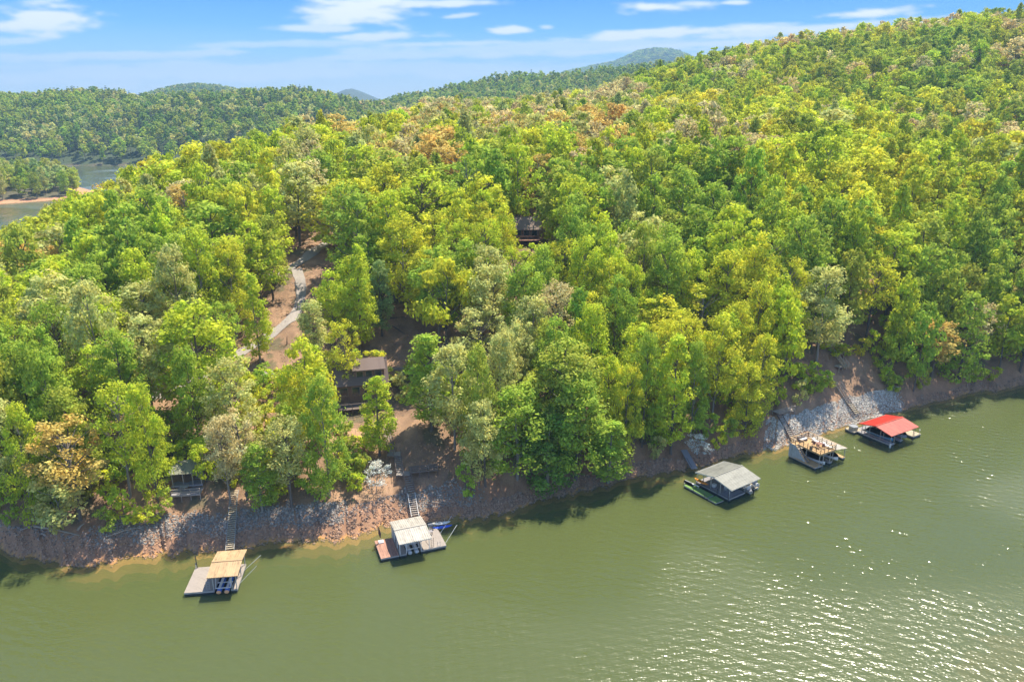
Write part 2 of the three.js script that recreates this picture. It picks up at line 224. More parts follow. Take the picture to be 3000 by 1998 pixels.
stones('bank_rubble', 34000, 5, (r) => { const az = -44 + r() * 82, s = -1 + Math.pow(r(), .9) * (az < -4 ? 5.8 : 3.6); const cl = fbm(az * 3, s, 2); return [az, s, cl < .36 ? 0 : (.035 + .2 * Math.pow(r(), 2.8))]; },
  (r, s, az) => { const v = .6 + r() * .8; return mixc([.36 * v, .22 * v, .14 * v], [.27 * v, .235 * v, .21 * v], clamp((s - 2.5) / 3 + (r() - .4), 0, 1)); });
stones('grey_riprap', 8000, 6, (r) => { const az = -33 + r() * 31, lim = az < -12 ? 1 : 1; return [az, 2.2 + r() * 3.8 + (vnoise(az * 2, 7) - .5) * 1.5, (az > -14 && az < -9.6) || r() > sstep(-34, -30, az) * (1 - sstep(-7, -1, az)) ? 0 : .045 + .17 * Math.pow(r(), 2)]; }, (r) => { const v = .55 + r() * .8; return [.30 * v, .265 * v, .225 * v]; });
stones('pale_riprap', 16000, 7, (r) => { const az = 20.2 + r() * 9.2, s = -.8 + r() * 7.4; return [az, s + (vnoise(az * 3, 5) - .5) * 1.4, r() > sstep(19.8, 20.8, az + (vnoise(s * 2, 3) - .5)) * (1 - sstep(28.4, 29.4, az + (s - 4) * .1)) ? 0 : .06 + .17 * Math.pow(r(), 1.9)]; }, (r) => { const v = .6 + r() * .9; return [.46 * v, .42 * v, .36 * v]; });

// dry leaves and twigs lying on the open slopes (uncountable)
{
  const q = new THREE.BufferGeometry(); q.setAttribute('position', new THREE.Float32BufferAttribute([-.5, 0, -.3, .1, .12, -.5, .5, .02, .2, -.1, .16, .5, -.6, .05, .1], 3)); q.setIndex([0, 2, 1, 0, 3, 2, 0, 4, 3]); q.computeVertexNormals();
  const n = 30000, im = new THREE.InstancedMesh(q, new THREE.MeshStandardMaterial({ roughness: 1, side: THREE.DoubleSide }), n), r = rng(404), m = new THREE.Matrix4(), k = new THREE.Quaternion(), c = new THREE.Color(); let i = 0;
  while (i < n) { const az = r() < .72 ? -24 + r() * 21 : r() < .5 ? 21 + r() * 9 : -36 + r() * 30, s = 4 + Math.pow(r(), .8) * (az > 15 ? 40 : 88), d = shoreAt(az) + s, x = Math.sin(az * R) * d, z = -Math.cos(az * R) * d; if (fbm(x / 3, z / 3, 2) < .42) continue; const twig = r() < .12, e = .06 + .2 * r() * r(); m.compose(onGround(x, z, .02), k.setFromEuler(new THREE.Euler((r() - .5) * .7, r() * 6.283, (r() - .5) * .7)), twig ? V(.5 + r() * 1.1, .3, .07) : V(e * 1.4, e, e * 1.2)); im.setMatrixAt(i, m); const v = .5 + r() * .9; im.setColorAt(i, twig ? c.setRGB(.22 * v, .19 * v, .16 * v) : r() < .12 ? c.setRGB(.16 * v, .20 * v, .05 * v) : c.setRGB(.46 * v, .28 * v, .16 * v)); i++; }
  im.name = 'leaf_litter'; im.userData.kind = 'stuff'; scene.add(im);
}

// ---------------------------------------------------------------- trees
const palette = { // leaf colours in early spring (light turned back and light let through together)
  lime: [.55, .63, .045], golden: [.65, .66, .05], green: [.39, .51, .055], deep: [.23, .36, .05], sage: [.60, .60, .19], tan: [.67, .58, .27], amber: [.70, .53, .14], teal: [.40, .50, .16], pink: [.62, .50, .29], pine: [.19, .27, .09], olive: [.45, .51, .065], white: [.78, .80, .74], twig: [.25, .20, .17] };
const colourWords = { lime: 'bright lime green', golden: 'golden yellow', green: 'mid green', deep: 'deep green', sage: 'pale sage green', tan: 'buff tan', amber: 'amber orange', teal: 'cool grey-green', pink: 'pinkish brown', pine: 'dark blue-green', olive: 'dull olive green', white: 'white', twig: 'grey-brown' };
const leafMat = {}; for (const k in palette) leafMat[k] = new THREE.MeshPhysicalMaterial({ name: 'leaves', color: new THREE.Color().setRGB(...palette[k]), vertexColors: true, roughness: 1, transmission: .45, thickness: 0, ior: 1.35, specularIntensity: .25, side: THREE.DoubleSide });
const anyLeaf = new THREE.MeshPhysicalMaterial({ name: 'leaves', vertexColors: true, roughness: 1, transmission: .45, thickness: 0, ior: 1.35, specularIntensity: .25, side: THREE.DoubleSide });
const barkMat = std(.135, .112, .095, .95), paleBark = std(.24, .215, .19, .95);
const envelope = { round: (t) => Math.sqrt(Math.max(0, 1 - Math.pow((t - .42) / (t < .42 ? .52 : .6), 2))), broad: (t) => Math.sqrt(Math.max(0, 1 - Math.pow((t - .38) / (t < .38 ? .5 : .64), 2))) , tall: (t) => Math.min(1, .35 + t * 3.2) * Math.pow(Math.max(0, 1 - t), .5) * 1.12, open: (t) => Math.min(1, .3 + t * 1.5) * Math.sqrt(Math.max(0, 1 - Math.pow(Math.max(0, t - .45) / .57, 2))), shore: (t) => Math.sqrt(Math.max(0, 1 - Math.pow((t - .32) / (t < .32 ? .5 : .7), 2))), umbrella: (t) => Math.sqrt(Math.max(0, 1 - Math.pow((t - .35) / .66, 2))) };
function quads() { return { p: [], n: [], c: [], i: [] }; }
function leafQuad(q, x, y, z, nx, ny, nz, a, b, spin, col) { // a pointed blade or spray of leaves
  const L = Math.hypot(nx, ny, nz) || 1; nx /= L; ny /= L; nz /= L; let ux, uy, uz; if (Math.abs(ny) < .9) { ux = -nz; uy = 0; uz = nx; } else { ux = 1; uy = 0; uz = 0; const d = nx; ux -= nx * d; uy -= ny * d; uz -= nz * d; } const l = Math.hypot(ux, uy, uz); ux /= l; uy /= l; uz /= l;
  const vx = ny * uz - nz * uy, vy = nz * ux - nx * uz, vz = nx * uy - ny * ux, c = Math.cos(spin), s = Math.sin(spin), o = q.p.length / 3;
  for (const [e, f] of [[-a, -b * .3], [-a * .1, -b], [a, b * .15], [a * .05, b]]) { const m = e * c - f * s, k = e * s + f * c; q.p.push(x + ux * m + vx * k, y + uy * m + vy * k, z + uz * m + vz * k); q.n.push(nx, ny, nz); q.c.push(col[0], col[1], col[2]); }
  q.i.push(o, o + 1, o + 2, o, o + 2, o + 3);
}
function geo(q) { const g = new THREE.BufferGeometry(); g.setAttribute('position', new THREE.Float32BufferAttribute(q.p, 3)); g.setAttribute('normal', new THREE.Float32BufferAttribute(q.n, 3)); if (q.c.length) g.setAttribute('color', new THREE.Float32BufferAttribute(q.c, 3)); g.setIndex(q.i); return g; }
function limb(q, pts, r0, r1, sides) { // a bent tapering branch
  const n = pts.length, o = q.p.length / 3; for (let i = 0; i < n; i++) { const a = pts[Math.max(0, i - 1)], b = pts[Math.min(n - 1, i + 1)], d = V(b.x - a.x, b.y - a.y, b.z - a.z).normalize(), u = Math.abs(d.y) > .9 ? V(1, 0, 0) : V(0, 1, 0); u.cross(d).normalize(); const v = d.clone().cross(u), r = lerp(r0, r1, i / (n - 1)); for (let k = 0; k < sides; k++) { const t = k / sides * 2 * Math.PI, nx = u.x * Math.cos(t) + v.x * Math.sin(t), ny = u.y * Math.cos(t) + v.y * Math.sin(t), nz = u.z * Math.cos(t) + v.z * Math.sin(t); q.p.push(pts[i].x + nx * r, pts[i].y + ny * r, pts[i].z + nz * r); q.n.push(nx, ny, nz); } }
  for (let i = 0; i < n - 1; i++) for (let k = 0; k < sides; k++) { const a = o + i * sides + k, b = o + i * sides + (k + 1) % sides, c = a + sides, e = b + sides; q.i.push(a, b, e, a, e, c); }
}
function makeTree({ seed, shape = 'round', h = 20, r = 5, base = .36, clumps = 46, per = 70, leaf = .5, cr = 1.45, limbs = 16, trunkR = .24, flat = .85, lean = .6 }) {
  const rnd = rng(seed), q = quads(), w = quads(), y0 = h * base, yh = h - y0, env = envelope[shape], cs = [], g = () => rnd() + rnd() + rnd() - 1.5, lx = (rnd() - .5) * lean * 2, lz = (rnd() - .5) * lean * 2;
  for (let tries = 0; cs.length < clumps && tries < 4000; tries++) {
    const t = Math.pow(rnd(), .85), a = rnd() * 6.283, e = env(t) * r * (.86 + .28 * rnd()), rad = e * Math.pow(.12 + .88 * rnd(), .55), y = y0 + t * yh * .96, c = { x: Math.cos(a) * rad + lx * t, y: y - cr * .3, z: Math.sin(a) * rad + lz * t, s: cr * (.62 + .7 * rnd()) * (1 - .25 * t), v: .86 + .3 * rnd(), w: rnd() };
    if (cs.some((k) => Math.hypot(k.x - c.x, (k.y - c.y) * 1.2, k.z - c.z) < cr * .72)) continue; cs.push(c);
  }
  for (const c of cs) for (let i = 0; i < per; i++) {
    let dx = g(), dy = g(), dz = g(); const L = Math.hypot(dx, dy, dz) || 1, k = (.30 + .95 * Math.pow(rnd(), .75)) * (rnd() < .12 ? 1.35 : 1) / L; dx *= k; dy *= k; dz *= k; if (dy < -.35) dy *= .6;
    const v = c.v * (.72 + .5 * rnd()), hue = (c.w - .5) * .16 + (rnd() - .5) * .16, s = leaf * (.55 + .75 * rnd());
    leafQuad(q, c.x + dx * c.s, c.y + dy * c.s * flat + .25, c.z + dz * c.s, dx * .8 + g() * .8, dy * .7 + .4 + g() * .7, dz * .8 + g() * .8, s, s * .62, rnd() * 6.283, [v * (1 + hue), v, v * (1 - hue * .8)]);
  }
  // trunk and limbs
  const top = y0 + yh * .72, P = []; for (let i = 0; i <= 6; i++) { const t = i / 6; P.push({ x: lx * t * .7 + Math.sin(t * 5 + seed) * .18 * t, y: -.8 + (top + .8) * t, z: lz * t * .7 + Math.cos(t * 4 + seed) * .18 * t }); }
  limb(w, P, trunkR * 1.15, trunkR * .28, 7);
  const at = (y) => { const t = clamp((y + .8) / (top + .8), 0, 1) * 6, i = Math.min(5, Math.floor(t)), f = t - i; return { x: lerp(P[i].x, P[i + 1].x, f), y: lerp(P[i].y, P[i + 1].y, f), z: lerp(P[i].z, P[i + 1].z, f) }; };
  for (let i = 0; i < Math.min(limbs, cs.length); i++) { const c = cs[Math.floor(i * cs.length / limbs)], d = Math.hypot(c.x, c.z), s = at(Math.max(y0 * .75, c.y - d * (.55 + .5 * rnd()) - .5)), m = { x: lerp(s.x, c.x, .5) + g() * .3, y: lerp(s.y, c.y, .45) + .2, z: lerp(s.z, c.z, .5) + g() * .3 }; limb(w, [s, m, { x: c.x, y: c.y + .2, z: c.z }], trunkR * .42, .035, 4); }
  return { crown: geo(q), trunk: geo(w), h, r };
}
function makePine({ seed, h = 20, r = 3.6, tiers = 15, per = 30, leaf = .5, base = .22 }) { // white pine: whorls of level branches
  const rnd = rng(seed), q = quads(), w = quads(); limb(w, [0, .35, .7, 1].map((t) => ({ x: Math.sin(seed + t * 2) * .15 * t, y: -.8 + (h + .4) * t, z: 0 })), .26, .03, 6);
  for (let k = 0; k < tiers; k++) { const t = k / (tiers - 1), y = h * (base + (1 - base) * t * .97), R0 = r * (1 - Math.pow(t, 1.25)) * (.8 + .35 * rnd()) + .35, nb = 5 + (t < .6 ? 1 : 0); for (let b = 0; b < nb; b++) { const a = (b + rnd() * .7) / nb * 6.283 + k * 1.3, len = R0 * (.7 + .45 * rnd()), rise = .12 + .25 * t, v0 = .8 + .4 * rnd(); limb(w, [{ x: 0, y, z: 0 }, { x: Math.cos(a) * len * .92, y: y + rise * len, z: Math.sin(a) * len * .92 }], .05, .015, 3);
    for (let i = 0; i < per; i++) { const f = .25 + .8 * Math.sqrt(rnd()), sp = (rnd() - .5) * .9 * (1.1 - f * .4) * Math.min(1.3, len * .5), x = Math.cos(a) * len * f - Math.sin(a) * sp, z = Math.sin(a) * len * f + Math.cos(a) * sp, v = v0 * (.75 + .5 * rnd()), s = leaf * (.5 + .7 * rnd()); leafQuad(q, x, y + rise * len * f + (rnd() - .35) * .35, z, rnd() - .5, .5 + rnd(), rnd() - .5, s, s * .5, a + (rnd() - .5) * 2, [v, v, v * (.9 + .3 * rnd())]); } } }
  return { crown: geo(q), trunk: geo(w), h, r };
}
function makeBare({ seed, h = 15, r = 4 }) { // still leafless: forked limbs and fine twigs
  const rnd = rng(seed), q = quads(), w = quads(), g = () => rnd() - .5;
  const grow = (p, d, len, rad, n) => { const e = { x: p.x + d.x * len, y: p.y + d.y * len, z: p.z + d.z * len }; limb(w, [p, e], rad, rad * .6, n > 2 ? 5 : 3); if (n === 0) { for (let i = 0; i < 7; i++) leafQuad(q, e.x + g() * .9, e.y + g() * .9, e.z + g() * .9, g(), g() + .3, g(), .26, .055, rnd() * 6, [.8 + rnd() * .4, .8 + rnd() * .4, .8 + rnd() * .3]); return; } for (let i = 0; i < (n > 3 ? 4 : 3); i++) { const v = V(d.x + g() * 1.3, d.y * .8 + .25 + g() * .5, d.z + g() * 1.3).normalize(); grow(e, v, len * (.62 + .22 * rnd()), rad * .6, n - 1); } };
  grow({ x: 0, y: -.8, z: 0 }, V(.02, 1, 0).normalize(), h * .34, .2, 5); return { crown: geo(q), trunk: geo(w), h, r };
}
const nearSet = (k, m) => ({ // nominal size 20 m tall, 5 m crown radius; individuals scale them. k: leaves, m: leaf size
  round: [11, 12, 13].map((seed) => makeTree({ seed, base: .24, clumps: 56, per: 112 * k, leaf: .28 * m, cr: 1.5 })),
  broad: [21, 22, 23].map((seed) => makeTree({ seed, shape: 'broad', base: .16, clumps: 74, per: 94 * k, leaf: .27 * m, cr: 1.45, trunkR: .3 })),
  shore: [25, 26, 27].map((seed) => makeTree({ seed, shape: 'shore', base: .03, clumps: 84, per: 86 * k, leaf: .265 * m, cr: 1.35, trunkR: .26 })),
  tall: [31, 32, 33].map((seed) => makeTree({ seed, shape: 'tall', base: .12, r: 3.6, clumps: 58, per: 88 * k, leaf: .25 * m, cr: 1.15 })),
  open: [41, 42, 43].map((seed) => makeTree({ seed, shape: 'open', base: .3, clumps: 64, per: 64 * k, leaf: .24 * m, cr: 1.2, limbs: 42, flat: .9 })),
  pine: [51, 52].map((seed) => makePine({ seed, per: 34 * k, leaf: .42 * m })),
  small: [61, 62].map((seed) => makeTree({ seed, shape: 'broad', h: 8, r: 3, base: .06, clumps: 28, per: 60 * k, leaf: .24 * m, cr: .95, limbs: 9, trunkR: .09 })),
  umbrella: [71].map((seed) => makeTree({ seed, shape: 'umbrella', h: 10, r: 4.4, base: .45, clumps: 36, per: 66 * k, leaf: .29 * m, cr: 1.15, limbs: 14, trunkR: .14, flat: .6 })),
  dogwood: [73].map((seed) => makeTree({ seed, shape: 'umbrella', h: 6, r: 3, base: .3, clumps: 30, per: 34, leaf: .15, cr: .8, limbs: 16, trunkR: .07, flat: .4 })),
  bare: [makeBare({ seed: 81 })] });
const P0 = nearSet(1, 1), P1 = nearSet(.5, 1.42);
const L1 = { round: [111, 112, 113].map((seed) => makeTree({ seed, base: .2, clumps: 54, per: 44, leaf: .5, cr: 1.5, limbs: 5 })), broad: [121, 122].map((seed) => makeTree({ seed, shape: 'broad', base: .16, clumps: 64, per: 38, leaf: .48, cr: 1.45, limbs: 5 })), small: [161].map((seed) => makeTree({ seed, shape: 'broad', h: 8, r: 3, base: .06, clumps: 22, per: 28, leaf: .38, cr: .95, limbs: 3, trunkR: .09 })), tall: [131, 132].map((seed) => makeTree({ seed, shape: 'tall', base: .18, r: 3.6, clumps: 48, per: 36, leaf: .44, cr: 1.15, limbs: 4 })), open: [141, 142].map((seed) => makeTree({ seed, shape: 'open', clumps: 50, per: 22, leaf: .46, cr: 1.2, limbs: 14, flat: .85 })), pine: [makePine({ seed: 151, tiers: 13, per: 22, leaf: .58, r: 4 })] };
const L2 = { round: [211, 212].map((seed) => makeTree({ seed, clumps: 24, per: 9, leaf: 1.25, limbs: 2 })), tall: [231].map((seed) => makeTree({ seed, shape: 'tall', base: .25, r: 3.6, clumps: 22, per: 9, leaf: 1.1, cr: 1.2, limbs: 2 })), pine: [makePine({ seed: 251, tiers: 8, per: 5, leaf: 1.2 })] };

// what each region of the wood is made of
const bags = { shoreLeft: 'golden2 lime6 green5 olive1 sage1', shoreMid: 'golden1 lime5 green6 olive2 sage1', mid: 'golden5 lime7 green2 olive2 sage4 tan3 amber1', midRight: 'golden4 lime7 olive3 green3 sage3 tan1', bench: 'lime5 golden6 olive2 sage1 tan1', ridgeBack: 'green1 olive2 golden2 sage5 tan4', upper: 'green3 olive4 lime6 golden3 tan2', farA: 'deep3 green5 olive6 sage1', farAdark: 'pine5 deep4 olive3 sage2', farC: 'pine1 deep3 green4 olive3 sage1', farCfront: 'green1 olive3 sage5 tan2', isle: 'teal2 green4 olive3 sage3' };
for (const k in bags) bags[k] = bags[k].split(' ').flatMap((w) => Array(+w.slice(-1)).fill(w.slice(0, -1)));
function regionOf(az, d, s) { if (s < 95) return az < -8 ? 'shoreLeft' : 'shoreMid'; if (az < -3) return d > 380 ? 'ridgeBack' : 'mid'; if (az < 9) return d > 340 ? 'ridgeBack' : 'mid'; if (d > 430) return 'upper'; if (d > 300) return 'bench'; return 'midRight'; }
const inPoly = (p, x, y) => { let c = false; for (let i = 0, j = p.length - 1; i < p.length; j = i++) if ((p[i][1] > y) !== (p[j][1] > y) && x < (p[j][0] - p[i][0]) * (y - p[i][1]) / (p[j][1] - p[i][1]) + p[i][0]) c = !c; return c; };
// clearings that the photograph shows: [farthest distance of a tree that could hide it, outline in photo pixels]
const clearings = [
  [430, [[110, 488], [345, 486], [300, 540], [180, 565]]], [430, [[-20, 605], [130, 602], [105, 640], [-20, 655]]],
  [138, [[990, 1045], [1140, 1045], [1140, 1230], [1000, 1230]]], [132, [[1135, 1095], [1215, 1085], [1225, 1190], [1330, 1210], [1340, 1390], [1270, 1420], [1150, 1530], [1075, 1440], [1130, 1250]]], [170, [[1100, 895], [1185, 905], [1190, 1075], [1120, 1045]]],
  [200, [[838, 770], [900, 742], [950, 715], [955, 745], [915, 800], [905, 850], [898, 950], [840, 975], [800, 940], [845, 890]]], [172, [[690, 1000], [830, 930], [870, 960], [850, 1065], [720, 1050]]], [146, [[440, 1135], [560, 1120], [560, 1185], [450, 1195]]], [120, [[512, 1365], [600, 1365], [600, 1490], [512, 1490]]], [120, [[640, 1435], [735, 1435], [735, 1620], [620, 1620]]],
  [400, [[-300, 1580], [100, 1562], [300, 1560], [560, 1520], [800, 1500], [1000, 1462], [1280, 1440], [1480, 1470], [1700, 1422], [1900, 1372], [2080, 1336], [2250, 1275], [2400, 1228], [2640, 1155], [2860, 1132], [3200, 1085], [3200, 1500], [-300, 1998]]],
  [155, [[2262, 1195], [2345, 1185], [2345, 1300], [2265, 1300]]], [165, [[2345, 1165], [2445, 1155], [2440, 1215], [2350, 1250]]], [185, [[2450, 1050], [2560, 1055], [2590, 1135], [2520, 1190], [2455, 1120]]], [190, [[1478, 630], [1580, 630], [1580, 702], [1478, 702]]], [190, [[2225, 505], [2290, 505], [2290, 535], [2225, 535]]]];
const hidesClearing = (x, y, z, h, r, d, basePx) => { for (const [far, poly] of clearings) { if (d > far) { continue; } if (inPoly(poly, basePx[0], basePx[1])) return true; if (far === 400) continue; for (const [fx, fy] of [[0, .98], [-.55, .9], [.55, .9], [-.95, .62], [.95, .62], [-.6, .62], [.6, .62], [0, .75], [-.8, .4], [.8, .4], [0, .45], [0, .2]]) { const p = proj(x + fx * r, y + fy * h, z); if (inPoly(poly, p[0], p[1])) return true; } } return false; };
// places where the photograph shows sun on the ground: no crown may stand between them and the sun
const sunSpots = [[770, 1012], [735, 1042], [800, 1000], [838, 1040], [860, 800], [875, 830], [500, 1155], [540, 1140], [1165, 1250], [1160, 1300], [1170, 1340], [1300, 1330], [1290, 1370], [1310, 1290], [2390, 1185], [2370, 1215], [1130, 1480], [1120, 1440], [690, 1590], [640, 1560], [700, 1480], [560, 1590], [150, 1600], [2425, 1225], [2545, 1185], [2440, 1200], [1090, 1075], [1060, 1100], [1530, 650], [1560, 652], [2520, 1110], [2500, 1140], [150, 1620], [1000, 1400], [720, 1400]].map(([x, y]) => (y < 1100 && x > 1040 && x < 1100 ? unp(x, y, 13.5) : y < 660 && x > 1500 ? unp(x, y, 33.5) : hitGround(x, y)));
const hx = Math.sin(SUN_AZ), hz = -Math.cos(SUN_AZ), rise = Math.tan(SUN_EL);
const shadesSpot = (x, y, z, h, r) => { for (const g of sunSpots) { const dx = x - g.x, dz = z - g.z, t = dx * hx + dz * hz; if (t < -r || t > 42) continue; const side = Math.abs(dx * hz - dz * hx); if (side < r * .95 && g.y + Math.max(0, t - r * .6) * rise < y + h) return true; } return false; };
const forest = [], cellOf = new Map(), rT = rng(2024);
function roomAt(x, z, gap) { const k = 8, cx = Math.floor(x / k), cz = Math.floor(z / k); for (let i = -1; i <= 1; i++) for (let j = -1; j <= 1; j++) for (const t of cellOf.get((cx + i) + ',' + (cz + j)) ?? []) if (Math.hypot(t.x - x, t.z - z) < (gap + t.gap) / 2) return false; return true; }
function put(t) { const k = Math.floor(t.x / 8) + ',' + Math.floor(t.z / 8); if (!cellOf.has(k)) cellOf.set(k, []); cellOf.get(k).push(t); forest.push(t); return t; }
// trees that can be recognised one by one: crown top in photo pixels, height, crown radius, shape, colour, label
const special = [
  [893, 1007, 23, 4.2, 'round', 'golden', 'tall golden yellow tree standing beside the brown-roofed house'], [570, 890, 21, 6.9, 'broad', 'lime', 'huge spreading yellow-green tree above the gravel driveway'], [734, 806, 18.5, 3.2, 'tall', 'lime', 'slender lime green tree standing alone on the open slope beside the driveway'], [1106, 766, 17, 3.1, 'tall', 'teal', 'narrow silvery green tree with long bare trunk above the house'],
  [984, 838, 9, 4.4, 'umbrella', 'green', 'low flat-topped green tree on the brown slope above the house'], [907, 880, 16, 3.5, 'tall', 'sage', 'pale feathery tree at the driveway bend below the pole'], [1005, 948, 15, 3.7, 'open', 'golden', 'yellow tree with loose crown rising behind the house roof'], [1098, 1104, 15, 3.4, 'tall', 'lime', 'bright green tree standing in front of the house wall'],
  [178, 1245, 16, 5.6, 'open', 'amber', 'amber spring-leaved tree leaning over the red clay bank'], [325, 1134, 19, 4.4, 'open', 'lime', 'yellow-green tree with a leaning trunk above the grey rocks'], [694, 1212, 15, 4.2, 'open', 'tan', 'tan budding tree forked beside the long wooden bank stairs'], [643, 1226, 15, 3.2, 'open', 'tan', 'slim tan budding tree close to the small lakeside shelter'], [828, 1232, 15, 4.2, 'open', 'sage', 'pale sage budding tree on the bank between the two stairs'],
  [590, 1300, 7, 2.2, 'small', 'lime', 'small vivid lime tree overhanging the lakeside shelter roof'], [1300, 776, 21, 6.2, 'umbrella', 'golden', 'bright yellow flat-crowned tree standing out of the green wood'], [1516, 1140, 17, 5.8, 'shore', 'green', 'dense dark green tree reaching down to the waterline'], [1695, 1105, 19, 5.6, 'shore', 'green', 'big deep green tree leaning over the shaded water'], [1606, 1205, 14, 5, 'shore', 'deep', 'low spreading deep green tree touching the shore rocks'], [1790, 1226, 13, 4, 'tall', 'green', 'green tree beside the driftwood log on the bank'],
  [1657, 1010, 21, 6.6, 'broad', 'olive', 'tall rounded olive green tree behind the dark shore trees'], [1255, 968, 19, 4.8, 'tall', 'green', 'green tree edging the bare slope near the timber walls'], [1325, 1019, 19, 4.6, 'round', 'sage', 'pale green tree beside the bare leaf-covered slope'], [1631, 830, 19, 5.2, 'open', 'tan', 'buff budding tree rising from the middle of the green wood'], [2020, 911, 19, 4.6, 'open', 'golden', 'yellow loose-crowned tree above the flowering white dogwood'],
  [1575, 452, 20, 5.6, 'open', 'amber', 'amber tree standing over the cabin roof'], [1714, 433, 20, 6.4, 'open', 'pink', 'pale pinkish budding tree beside the amber tree'], [2249, 397, 19, 6.6, 'open', 'pink', 'wide reddish-brown budding tree on the upper slope'], [828, 395, 21, 6.4, 'broad', 'golden', 'vivid yellow tree on the crest above the cove'], [1007, 374, 20, 6, 'open', 'amber', 'rusty orange tree on the crest above the cove'], [1700, 325, 22, 6.2, 'broad', 'sage', 'tall creamy green rounded tree on the ridge'], [370, 545, 20, 8, 'broad', 'golden', 'broad dull gold tree on the point by the cove'], [522, 535, 19, 6, 'broad', 'tan', 'broad buff tree on the point beside the gold one'],
  [2428, 790, 21, 5.6, 'round', 'sage', 'pale sage tree above the platform stairs'], [2574, 754, 19, 4.6, 'open', 'golden', 'bright yellow tree among dark green ones near the red-roofed dock'], [2759, 940, 14, 5.4, 'open', 'amber', 'rust-tinted tree low on the bank past the pale riprap'], [2880, 882, 15, 5, 'open', 'tan', 'tan budding tree high above the bank past the riprap'], [153, 1404, 8, 4, 'small', 'sage', 'grey-green bush hanging over the red clay bank'],
  [1096, 1358, 5.5, 2.6, 'dogwood', 'white', 'white flowering dogwood beside the timber steps'], [2050, 1272, 5, 2.4, 'dogwood', 'white', 'white flowering dogwood at the edge of the bank'], [640, 716, 15, 4.4, 'bare', 'twig', 'leafless grey tree beside the driveway entrance'], [745, 1300, 12, 3, 'tall', 'green', 'narrow green tree leaning beside the bank stairs']];
for (const [px, py, h, r, shape, colour, label] of special) { const g = hitGround(px, py, h * .97); put({ x: g.x, y: g.y, z: g.z, h, r, gap: r * 1.25, shape, colour, label, d: Math.hypot(g.x, g.z), special: true }); }
function sow(n, gen) { for (let i = 0; i < n; i++) { const t = gen(rT); if (t && roomAt(t.x, t.z, t.gap)) put(t); } }
const shapeFor = (c, r) => (c === 'pine' ? 'pine' : c === 'tan' || c === 'amber' || c === 'pink' ? (r < .75 ? 'open' : 'round') : r < .4 ? 'round' : r < .78 ? 'broad' : r < .9 ? 'tall' : 'open');
sow(60000, (r) => { // the wooded hillside from the shore to the crest
  const az = -42 + r() * 86, d = Math.sqrt(lerp(98 * 98, 720 * 720, r() < .3 ? Math.pow(r(), 2.2) : r())), s = d - shoreAt(az); if (s < ((az > -6 && az < 19.5) || az > 29.6 ? 2.9 : az > 0 ? 5 : 5.2)) return; const x = Math.sin(az * R) * d, z = -Math.cos(az * R) * d, y = land(x, z); if (y < 1.1 || (x < -230 && z < -380)) return;
  if (s > 200 && az < -4 && y < 20) { if (r() < .4) return; }
  const bag = bags[regionOf(az, d, s)], cl = fbm(x / 34, z / 34, 2), colour = bag[Math.floor(clamp(cl * 1.9 - .45 + (r() - .5) * .85, 0, .999) * bag.length)], shape = (s < 20 && r() < .75 ? 'shore' : shapeFor(colour, r())), col = shape === 'pine' ? 'pine' : colour, young = s < 30 ? .86 : s < 70 ? .95 : 1, h = ((d < 330 ? 17.5 : 16) + r() * 9) * young * (shape === 'tall' ? 1.1 : 1), rad = (shape === 'tall' || shape === 'pine' ? 3.2 + r() * 1.5 : (s < 75 ? 3.7 : 4.5) + Math.pow(r(), 1.3) * (s < 75 ? 2.9 : 4.4)) * (young * .5 + .5) * (shape === 'shore' ? .8 : 1), base = proj(x, y, z);
  if (hidesClearing(x, y, z, h, rad, d, base)) return; if (distToDrive(x, z) < 4.2 || (d < 230 && shadesSpot(x, y, z, h, rad))) return;
  return { x, y, z, h, r: rad, gap: rad * (shape === 'tall' || shape === 'pine' ? 1.5 : 1.22), shape, colour: col, d, s };
});
sow(7000, (r) => { const az = -40 + r() * 78, s = ((az > -6 && az < 19.5) || az > 29.6 ? 2.2 : 4.8) + r() * 9, d = shoreAt(az) + s, x = Math.sin(az * R) * d, z = -Math.cos(az * R) * d, y = land(x, z), h = 2.4 + r() * 4.2, rad = 1.4 + r() * 1.5, base = proj(x, y, z); if (hidesClearing(x, y, z, h, rad, d, base)) return; const bag = bags.shoreMid; return { x, y, z, h, r: rad, gap: rad * 1.1, shape: 'small', colour: bag[Math.floor(r() * bag.length)], d, s }; });
sow(9000, (r) => { const az = -40 + r() * 78, s = (az > -6 && az < 19.5 ? 2.4 : 5) + r() * 34, d = shoreAt(az) + s, x = Math.sin(az * R) * d, z = -Math.cos(az * R) * d, y = land(x, z), h = 3.2 + r() * 4.5, rad = 1.5 + r() * 1.6, base = proj(x, y, z); if (hidesClearing(x, y, z, h, rad, d, base) || distToDrive(x, z) < 3.4) return; const bag = bags.shoreMid; return { x, y, z, h, r: rad, gap: rad * 1.25, shape: 'small', colour: bag[Math.floor(r() * bag.length)], d, s }; });
sow(9000, (r) => { const x = -1000 + r() * 900, z = -797 - Math.pow(r(), .85) * 385, az = Math.atan2(x, -z) / R; if (az < -39 || az > -7) return; const y = land(x, z); if (y < .15) return; const dark = fbm(x / 90 + 4, z / 90, 2) + (az > -22 && z < -880 ? .17 : 0) > .56, bag = bags[dark ? 'farAdark' : 'farA'], colour = bag[Math.floor(r() * bag.length)], shape = colour === 'pine' ? 'pine' : r() < .3 ? 'tall' : 'round', rad = shape === 'round' ? 4 + r() * 2.2 : 3 + r(); return { x, y, z, h: 14 + r() * 8, r: rad, gap: rad * 1.3, shape, colour, far: true, d: Math.hypot(x, z) }; });
